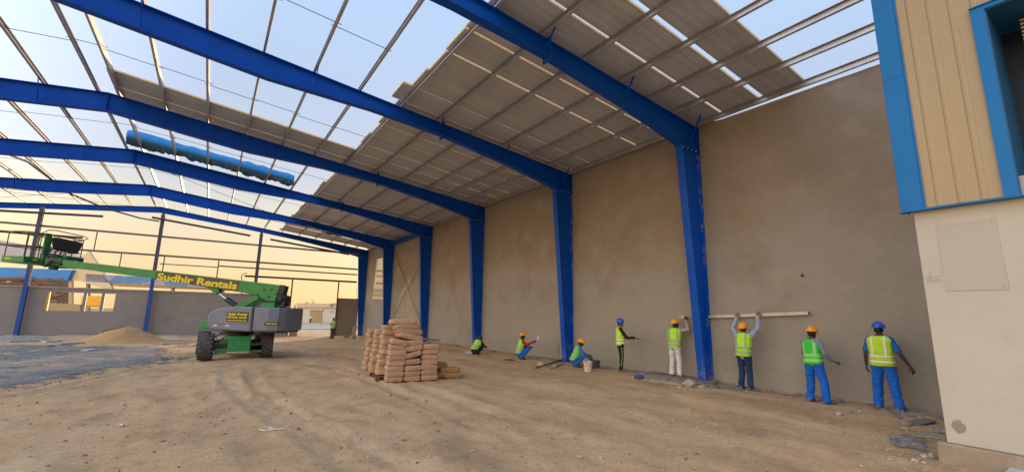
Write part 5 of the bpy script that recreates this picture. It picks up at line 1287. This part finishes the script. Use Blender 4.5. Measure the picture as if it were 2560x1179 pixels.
def person(lab, loc, face, P, skin, shirt, trousers, vest, shoes, helmet=None, short=False, group='workers along the plaster wall', stripe=None, cat='person', detail=1, look=None, lookup=0):
    """P: joints in the figure's own frame, x to its right, y the way it faces, z up"""
    root = tag(empty('person', loc, face), lab, cat, group)
    V = lambda k: Vector(P[k])
    pel, nb_ = V('pelvis'), V('neck'); spine = (nb_-pel).normalized(); Ls = (nb_-pel).length
    sr, sl = V('sh_r'), V('sh_l'); rt = (sr-sl); rt = (rt-spine*rt.dot(spine)).normalized(); fw_ = spine.cross(rt)
    hipr, hipl = V('hip_r'), V('hip_l')
    hc = V('head'); hd = look if look else (0, 1, 0); hd = Vector(hd).normalized(); hu = Vector((0, 0, 1)); hu = (hu+hd*-lookup); hu = (hu-hd*hu.dot(hd)).normalized() if not lookup else hu.normalized(); hd = (hd-hu*hd.dot(hu)).normalized(); hr = hd.cross(hu)
    H_ = lambda x, y, z: hc+hr*x+hd*y+hu*z
    # ---- body: one skin from head to feet
    b = MB()
    HM = Matrix((hr, hd, hu)).transposed().to_4x4(); HM.translation = hc
    b.ball((0, 0, 0), (.074, .092, .098), 16, 12, 0, HM @ Matrix.Translation((0, -.008, .025)))
    b.ball((0, 0, 0), (.056, .068, .070), 14, 10, 0, HM @ Matrix.Translation((0, .022, -.055)))
    cap(b, H_(0, .085, -.002), H_(0, .104, -.028), .010, .016, 8)                       # nose
    cap(b, H_(-.022, .083, -.062), H_(.022, .083, -.062), .010, .010, 8)                # lips
    cap(b, H_(-.03, .082, .022), H_(.03, .082, .022), .011, .011, 8)                    # brow
    for s in (-1, 1): b.ball((0, 0, 0), (.012, .024, .034), 8, 8, 0, HM @ Matrix.Translation((s*.078, -.006, -.012)))
    cap(b, H_(0, -.012, -.05), nb_+spine*.0, .052, .062, 12); cap(b, nb_, pel, .09, .10, 12)
    cap(b, sr*.9+nb_*.1, sl*.9+nb_*.1, .055, .055); cap(b, hipr, hipl, .085, .085)
    for s in 'rl':
        sh, e_, w_ = V('sh_'+s), V('el_'+s), V('wr_'+s); cap(b, sh, e_, .047, .037); cap(b, e_, e_.lerp(w_, .35), .038, .038); cap(b, e_.lerp(w_, .35), w_, .038, .026)
        hdv = P.get('hand_'+s, (w_-e_).normalized()); hand(b, w_, hdv, P.get('palm_'+s, (-1 if s == 'r' else 1, .2, 0)), P.get('curl_'+s, .55), 1 if s == 'r' else -1, 1.06)
        h, k, a = V('hip_'+s), V('kn_'+s), V('an_'+s); cap(b, h, k, .075, .05); cap(b, k, a, .05, .034)
        t = Vector(P.get('toe_'+s, a+Vector((0, .16, -.05)))); cap(b, a+Vector((0, 0, -.035)), t, .035, .028)
    body = blend(b, 'body', .0085, skin, root, smooth=2)
    for s in (-1, 1): MB().ball(H_(s*.030, .082, .002), .011, 8, 6).build('eye', BLACK, body, local=True)
    # ---- trousers
    t = MB(); cap(t, hipr, hipl, .118, .118); cap(t, (hipr+hipl)/2, pel+spine*.05, .12, .125)
    for s in 'rl':
        h, k, a = V('hip_'+s), V('kn_'+s), V('an_'+s); lw = P.get('loose', 1.0)
        cap(t, h, k, .100*lw, .082*lw); cap(t, k, a+(a-k).normalized()*-.01, .082*lw, .074*lw); cap(t, a.lerp(k, .12), a.lerp(k, .0), .072*lw, .080*lw)
    tr_ = blend(t, 'trousers', .014, trousers, root, smooth=2, wrinkle=.016, wscale=7, seed=loc[1])
    if stripe:
        for s in 'rl':
            h, k, a = V('hip_'+s), V('kn_'+s), V('an_'+s); o_ = rt*(1 if s == 'r' else -1); lw = P.get('loose', 1.0)
            MB().tube([h+o_*.105*lw, k+o_*.080*lw, a+o_*.069*lw+Vector((0, 0, .03))], .006, 6).build('side_stripe', stripe, tr_, local=True)
    # ---- shirt
    s_ = MB()
    for s in 'rl':
        sh, e_, w_ = V('sh_'+s), V('el_'+s), V('wr_'+s)
        if short: cap(s_, sh, sh.lerp(e_, .78), .072, .066)
        else: cap(s_, sh, e_, .066, .056); cap(s_, e_, w_.lerp(e_, .06), .056, .043)
    cap(s_, sr*.86+nb_*.14, sl*.86+nb_*.14, .082, .082); cap(s_, nb_-spine*.02, nb_+spine*.035, .075, .063)
    cap(s_, nb_-spine*.12, pel+spine*.02, .125, .128)
    blend(s_, 'shirt', .012, shirt, root, smooth=2, wrinkle=.013, seed=loc[1]+5)
    # ---- vest: a shell in the torso's own frame, hem open over the trousers
    n_ = 28; rings = []
    k_ = Ls/.56; wd = P.get('girth', 1.0)
    for z, a_, c_, off, ex in [(-.035, .205, .150, 0, 2.6), (.0, .207, .152, 0, 2.6), (.10, .200, .146, 0, 2.6), (.20, .198, .142, .003, 2.6), (.30, .204, .146, .006, 2.6), (.40, .212, .142, .004, 2.7), (.48, .222, .134, .0, 2.8), (.54, .212, .118, -.004, 2.7), (.575, .165, .098, -.006, 2.4), (.598, .092, .078, -.004, 2.0)]:
        r_ = []
        for j in range(n_):
            an = 2*math.pi*j/n_; cx, sy = math.cos(an), math.sin(an)
            x = a_*wd*math.copysign(abs(cx)**(2/ex), cx); y = c_*wd*math.copysign(abs(sy)**(2/ex), sy)+off
            w2 = noise.noise(Vector((x*7+loc[1], y*7, z*9)))*.010+noise.noise(Vector((x*15, y*15+loc[1], z*22)))*.005
            x *= 1+w2*5*(.6 if z > .45 else 1); y *= 1+w2*6; r_.append((x, y, z*k_+(.012*noise.noise(Vector((cx*2, sy*2, loc[1]))) if z < .01 else 0)))
        rings.append(r_)
    vb = loft(rings); vo = vb.build('vest', vest, root, smooth=True, local=True)
    VM = Matrix((rt, fw_, spine)).transposed(); vo.location = pel+spine*.0; vo.rotation_euler = VM.to_euler()
    sub = vo.modifiers.new('sub', 'SUBSURF'); sub.levels = 1; sub.render_levels = 1
    # ---- shoes
    for s in 'rl':
        a = V('an_'+s); tt_ = Vector(P.get('toe_'+s, a+Vector((0, .16, -.05)))); f_ = MB(); dr_ = (tt_-a); dr_.z = 0; dr_.normalize(); hl = a-dr_*.055
        z0 = min(a.z-.085, tt_.z-.03)
        cap(f_, (hl.x, hl.y, a.z-.04), (tt_.x, tt_.y, tt_.z+.006), .046, .040); cap(f_, a+Vector((0, 0, -.005)), a+dr_*.06+Vector((0, 0, -.03)), .050, .044)
        cap(f_, (hl.x, hl.y, a.z-.062), (tt_.x, tt_.y, tt_.z-.012), .036, .034)
        blend(f_, 'shoe', .010, shoes, root, smooth=1)
    # ---- helmet or hair
    if helmet:
        hm = MB(); n2 = 28; rings = []
        for z, q in [(-.012, 1.0), (.0, 1.03), (.02, 1.02), (.05, .96), (.078, .84), (.10, .66), (.116, .42), (.124, .16)]:
            rings.append([HM @ Vector((.114*q*math.cos(2*math.pi*j/n2), .132*q*math.sin(2*math.pi*j/n2)-.008, .052+z)) for j in range(n2)])
        hob = loft(rings).build('helmet', helmet, root, smooth=True, local=True)
        br_ = MB(); pk = [HM @ Vector((.118*math.cos(2*math.pi*j/n2)*(1.03), .134*math.sin(2*math.pi*j/n2)*(1.34 if math.sin(2*math.pi*j/n2) > .2 else 1.06)-.008, .040-(.012 if math.sin(2*math.pi*j/n2) > .5 else 0))) for j in range(n2)]
        br_.prism([tuple(p) for p in pk], tuple(hu*.012)); br_.build('helmet_brim', helmet, hob, local=True)
        rd = MB(); rd.tube([HM @ Vector((0, .128*math.cos(t)-.008, .058+.118*math.sin(t)+.004)) for t in [math.pi*(.12+.76*i/10) for i in range(11)]], .010, 6); rd.build('helmet_ridge', helmet, hob, local=True)
    if not helmet or helmet:
        hh = MB()
        if helmet: hh.ball((0, 0, 0), (.083, .078, .078), 14, 9, 0, HM @ Matrix.Translation((0, -.030, .000)))
        else:
            hh.ball((0, 0, 0), (.086, .100, .096), 14, 10, 0, HM @ Matrix.Translation((0, -.022, .040)))
        blend(hh, 'hair', .012, HAIR, root, smooth=1)
    return root

def stand(h=1.75, spread=.10, **k):
    s = h/1.75
    P = dict(pelvis=(0, 0, .90), neck=(0, -.01, 1.46), head=(0, .015, 1.615), sh_r=(.185, -.01, 1.40), sh_l=(-.185, -.01, 1.40), el_r=(.235, -.03, 1.12), el_l=(-.235, -.03, 1.12), wr_r=(.25, .03, .88), wr_l=(-.25, .03, .88),
             hip_r=(.095, 0, .90), hip_l=(-.095, 0, .90), kn_r=(spread+.005, .03, .49), kn_l=(-spread-.005, .03, .49), an_r=(spread+.02, -.01, .095), an_l=(-spread-.02, -.01, .095),
             toe_r=(spread+.05, .15, .04), toe_l=(-spread-.05, .15, .04))
    for a in P: P[a] = tuple(v*s for v in P[a])
    P.update(k); return P
def at(px, py, dz=0):
    p = U(px, py, Z=0); p.z = ground_z(p.x, p.y)+dz-.005; return p
TOW = -math.pi/2     # facing the plaster wall (+X)

# blue helmeted worker nearest the white building: arms hanging away from the body
P8 = stand(1.80, .135, el_r=(.33, -.04, 1.17), wr_r=(.44, .04, .93), el_l=(-.28, -.03, 1.15), wr_l=(-.31, .03, .90), hand_r=(.38, .15, -.9), loose=1.16, girth=1.08, an_r=(.20, -.02, .095), kn_r=(.15, .02, .50), toe_r=(.25, .14, .04), palm_r=(-.6, .3, 0))
person('worker in blue helmet, short sleeved blue shirt and blue trousers beside the white building', at(2222, 1025), TOW-R(2), P8, SKIN_D, C_BLUE2, C_BLUE, VLIMEW, SHOE, H_BLUE, short=True)
# green vested worker with a float in the right hand
P7 = stand(1.72, .13, el_r=(.27, .00, 1.12), wr_r=(.30, .20, .96), hand_r=(.5, .7, -.2), el_l=(-.26, .06, 1.12), wr_l=(-.20, .22, .98), palm_r=(0, .3, -1), neck=(-.03, .03, 1.42), head=(-.015, .07, 1.575), kn_r=(.17, .02, .48), an_r=(.25, -.05, .095), toe_r=(.33, .10, .04), loose=1.12)
p7 = at(2044, 1002)
person('worker in bright green vest, yellow helmet and blue trousers, holding a dark float', p7, TOW-R(10), P7, SKIN_D, C_LILAC, C_BLUE, VGREEN, SHOE, H_ORANGE, look=(.2, 1, -.1))
# worker lifting the straightedge
S0, S1 = U(1772, 791, X=12.70), U(2021, 782, X=12.70)
p6 = at(1866, 972); hR, hL = U(1893, 783, X=12.58), U(1841, 786, X=12.58)
f6 = TOW; RM6 = Matrix.Rotation(-f6, 3, 'Z')
l6 = lambda p: tuple(RM6 @ (p-p6))
hr6, hl6 = Vector(l6(hR)), Vector(l6(hL))
P6 = stand(1.74, .10, sh_r=(.19, .06, 1.42), sh_l=(-.19, .06, 1.42), neck=(0, .04, 1.47), head=(0, .06, 1.62), pelvis=(0, -.02, .90), kn_l=(-.10, .03, .50), an_r=(.15, -.05, .095), toe_r=(.24, .10, .04))
for s, h in (('r', hr6), ('l', hl6)):
    w_ = h-Vector((0, 0, .075)); P6['wr_'+s] = tuple(w_); sh = Vector(P6['sh_'+s]); mid = (sh+w_)/2; P6['el_'+s] = tuple(mid+Vector(((.12 if s == 'r' else -.10), -.05, -.06)))
    P6['hand_'+s] = (0, .25, 1); P6['palm_'+s] = (0, 1, 0); P6['curl_'+s] = .75
person('worker in dark jeans and lime vest lifting the long straightedge with both hands', p6, f6, P6, SKIN_M, C_SKY, C_DENIM, VLIME, SHOE, H_ORANGE, look=(-.15, 1, .12), lookup=.35)
se = tag(empty('straightedge', (S0+S1)/2), 'long pale aluminium straightedge held flat against the plaster wall', 'straightedge')
ALU = mat('aluminium', (.50, .48, .46), (.40, .385, .37), 4, .4, .35)
MB().bar(S0, S1, .05, .088).build('bar', ALU, se, bevel=.004)
dS = (S1-S0).normalized(); MB().bar(S0-dS*.012, S0-dS*.001, .044, .082).build('end_cap', DARKM, se); MB().bar(S1+dS*.001, S1+dS*.012, .044, .082).build('end_cap', DARKM, se)
# white trousered worker reaching up with a trowel
p5 = at(1690, 944, .045); f5 = TOW+R(4); RM5 = Matrix.Rotation(-f5, 3, 'Z'); hT = U(1715, 795, X=12.66); h5 = Vector(RM5 @ (hT-p5))
P5 = stand(1.76, .115, neck=(.01, .05, 1.47), head=(.03, .07, 1.62), sh_r=(.20, .07, 1.43), sh_l=(-.18, .02, 1.38), el_l=(-.23, .02, 1.11), wr_l=(-.22, .07, .87), loose=1.0)
P5['wr_r'] = tuple(h5-Vector((0, .02, .07))); P5['el_r'] = tuple((Vector(P5['sh_r'])+h5)/2+Vector((.17, -.02, -.16))); P5['hand_r'] = (-.2, .3, 1); P5['palm_r'] = (0, 1, 0); P5['curl_r'] = .8
person('worker in white trousers and lime vest reaching up with a trowel by the nearest column', p5, f5, P5, SKIN_D, C_CREAM, C_WHITE, VLIME, SHOE, H_ORANGE, look=(.5, 1, .1), lookup=.2)
def trowel(name, p, dv, nrm, L_, w_, lab, m=None):
    """steel blade with a tang and handle; p is where the hand grips"""
    d = Vector(dv).normalized(); n_ = Vector(nrm); n_ = (n_-d*n_.dot(d)).normalized(); t_ = d.cross(n_)
    root = tag(empty(name, p), lab, 'hand tool')
    MB().tube([p-d*.06, p+d*.06], .014, 8).build('handle', DARKM, root); MB().tube([p+d*.06, p+d*.085+n_*.02], .006, 6).build('tang', RODM, root)
    a = p+d*.08+n_*.022
    MB().hexa([a-t_*w_/2, a+d*L_-t_*w_*.35, a+d*L_+t_*w_*.35, a+t_*w_/2]+[q+n_*.003 for q in (a-t_*w_/2, a+d*L_-t_*w_*.35, a+d*L_+t_*w_*.35, a+t_*w_/2)]).build('blade', m or GALV, root)
    return root
trowel('trowel', hT+Vector((-.02, 0, .03)), (.15, 1, .1), (1, 0, 0), .20, .10, 'small steel trowel in the raised hand of the white trousered worker')
M7 = Matrix.Rotation(TOW-R(10), 3, 'Z'); w7 = p7+M7 @ (Vector(P7['wr_r'])+Vector((.5, .7, -.2)).normalized()*.10)
trowel('float_tool', w7, M7 @ Vector((.8, .5, -.1)), (0, 0, -1), .13, .11, 'dark plastering float in the hand of the bright green vested worker', DARKM)
# side-on worker in black holding a tool to the right
f4 = TOW-R(38); p4 = at(1553, 931)
P4 = stand(1.72, .05, el_l=(-.24, .05, 1.14), wr_l=(-.08, .28, 1.10), el_r=(.22, .17, 1.13), wr_r=(.17, .45, 1.12), hand_l=(.1, 1, -.02), hand_r=(-.1, 1, -.02), palm_l=(0, 0, -1), palm_r=(0, 0, -1), an_l=(-.07, .02, .095), an_r=(.07, -.03, .095), toe_l=(-.08, .18, .04), toe_r=(.08, .13, .04), loose=.84, curl_r=.9)
VSTR = mat('trouser_stripe', (.55, .62, .05), None, rough=.7)
person('worker in black clothes and blue helmet standing side on and pointing a trowel right', p4, f4, P4, SKIN_M, C_BLACK, C_BLACK, VLIMEW, SHOE, H_BLUE, stripe=VSTR, look=(.1, 1, -.08))
M4 = Matrix.Rotation(f4, 3, 'Z'); w4 = p4+M4 @ (Vector(P4['wr_r'])+Vector((-.01, .095, -.01)))
trowel('long_trowel', w4, M4 @ Vector((.05, 1, -.06)), (0, 0, -1), .34, .07, 'long thin dark trowel held out by the worker in black', DARKM)
# squatting figures
def squat(**k):
    P = dict(pelvis=(0, -.10, .24), neck=(0, .12, .74), head=(.0, .17, .885), sh_r=(.18, .11, .68), sh_l=(-.18, .11, .68), el_r=(.25, .28, .50), el_l=(-.25, .28, .50), wr_r=(.16, .48, .48), wr_l=(-.16, .46, .46),
             hip_r=(.10, -.10, .23), hip_l=(-.10, -.10, .23), kn_r=(.17, .28, .44), kn_l=(-.17, .28, .44), an_r=(.13, -.02, .095), an_l=(-.13, -.02, .095), toe_r=(.17, .14, .04), toe_l=(-.17, .14, .04), loose=1.05)
    P.update(k); return P
p3 = at(1440, 917); f3 = TOW-R(38)
P3_ = squat(neck=(0, .13, .735), head=(.02, .19, .865), sh_r=(.185, .12, .67), el_r=(.27, .24, .44), wr_r=(.22, .46, .36), el_l=(-.22, .30, .46), wr_l=(-.08, .48, .42))
person('squatting worker in grass green vest and yellow helmet beside the white bucket', p3, f3, P3_, SKIN_D, C_MID, C_BLUE2, VGREEN2, SHOED, H_ORANGE, look=(.25, 1, -.35))
p2 = at(1303, 898); f2 = TOW-R(28); RM2 = Matrix.Rotation(-f2, 3, 'Z')
P2 = squat(neck=(0, .02, .80), head=(-.02, .06, .95), sh_r=(.18, .02, .73), sh_l=(-.18, .03, .74), pelvis=(0, -.10, .26), el_r=(.24, .24, .62), wr_r=(.22, .46, .74), hand_r=(.1, 1, .3), palm_r=(-1, 0, 0), el_l=(-.20, .2, .5), wr_l=(-.05, .38, .5), curl_r=.8)
person('squatting worker with a red sleeve, blue trousers and yellow helmet trowelling the wall', p2, f2, P2, SKIN_D, C_RED, C_BLUE, VLIME, SHOED, H_ORANGE, look=(-.15, 1, .05))
M2 = Matrix.Rotation(f2, 3, 'Z'); w2_ = p2+M2 @ (Vector(P2['wr_r'])+Vector((.01, .10, .03)))
trowel('trowel', w2_, M2 @ Vector((.3, .5, .8)), (1, 0, 0), .16, .10, 'small trowel in the hand of the squatting red sleeved worker')
p1 = at(1190, 884); f1 = TOW+R(12)
P1 = squat(neck=(0, .16, .66), head=(.01, .26, .73), sh_r=(.18, .16, .60), sh_l=(-.18, .16, .60), el_l=(-.27, .22, .44), wr_l=(-.24, .42, .40), el_r=(.24, .3, .42), wr_r=(.16, .5, .36))
person('bareheaded worker crouching at the foot of the third column in lime vest', p1, f1, P1, SKIN_D, C_BLACK, C_BLACK, VLIME, SHOED, None, look=(0, 1, -.5))
M1 = Matrix.Rotation(f1, 3, 'Z'); b1 = p1+M1 @ (Vector(P1['wr_l'])+Vector((.01, .08, -.01)))
tag(MB().tube([b1-Vector((-.02, -.20, .14)), b1+Vector((-.05, .42, .30))], .013, 6).build('stick', DARKM), 'dark stick held by the bareheaded crouching worker', 'stick')
# worker standing by the doorway and the far figure at the cabin
q0 = U(830, 845.5, Z=-.33); q0.z = ground_z(q0.x, q0.y); f0 = math.pi-R(10)+R(-20)
P0 = stand(1.74, .07, el_r=(.22, .0, 1.14), wr_r=(.10, .16, 1.22), el_l=(-.21, .0, 1.12), wr_l=(-.16, .10, .90))
person('bareheaded worker in lime vest standing by the site doorway', q0, f0, P0, SKIN_D, C_LILAC, C_GREYT, VLIME, SHOED, None, group=None, look=(0, 1, 0))
qf = U(775, 811.5, D=93); qf.z = ground_z(qf.x, qf.y)
person('tiny far person in yellow by the left edge of the cabin roller door', qf, f0, stand(1.75, .06), SKIN_D, VSTR, C_GREYT, VLIMEW, SHOED, None, group=None)
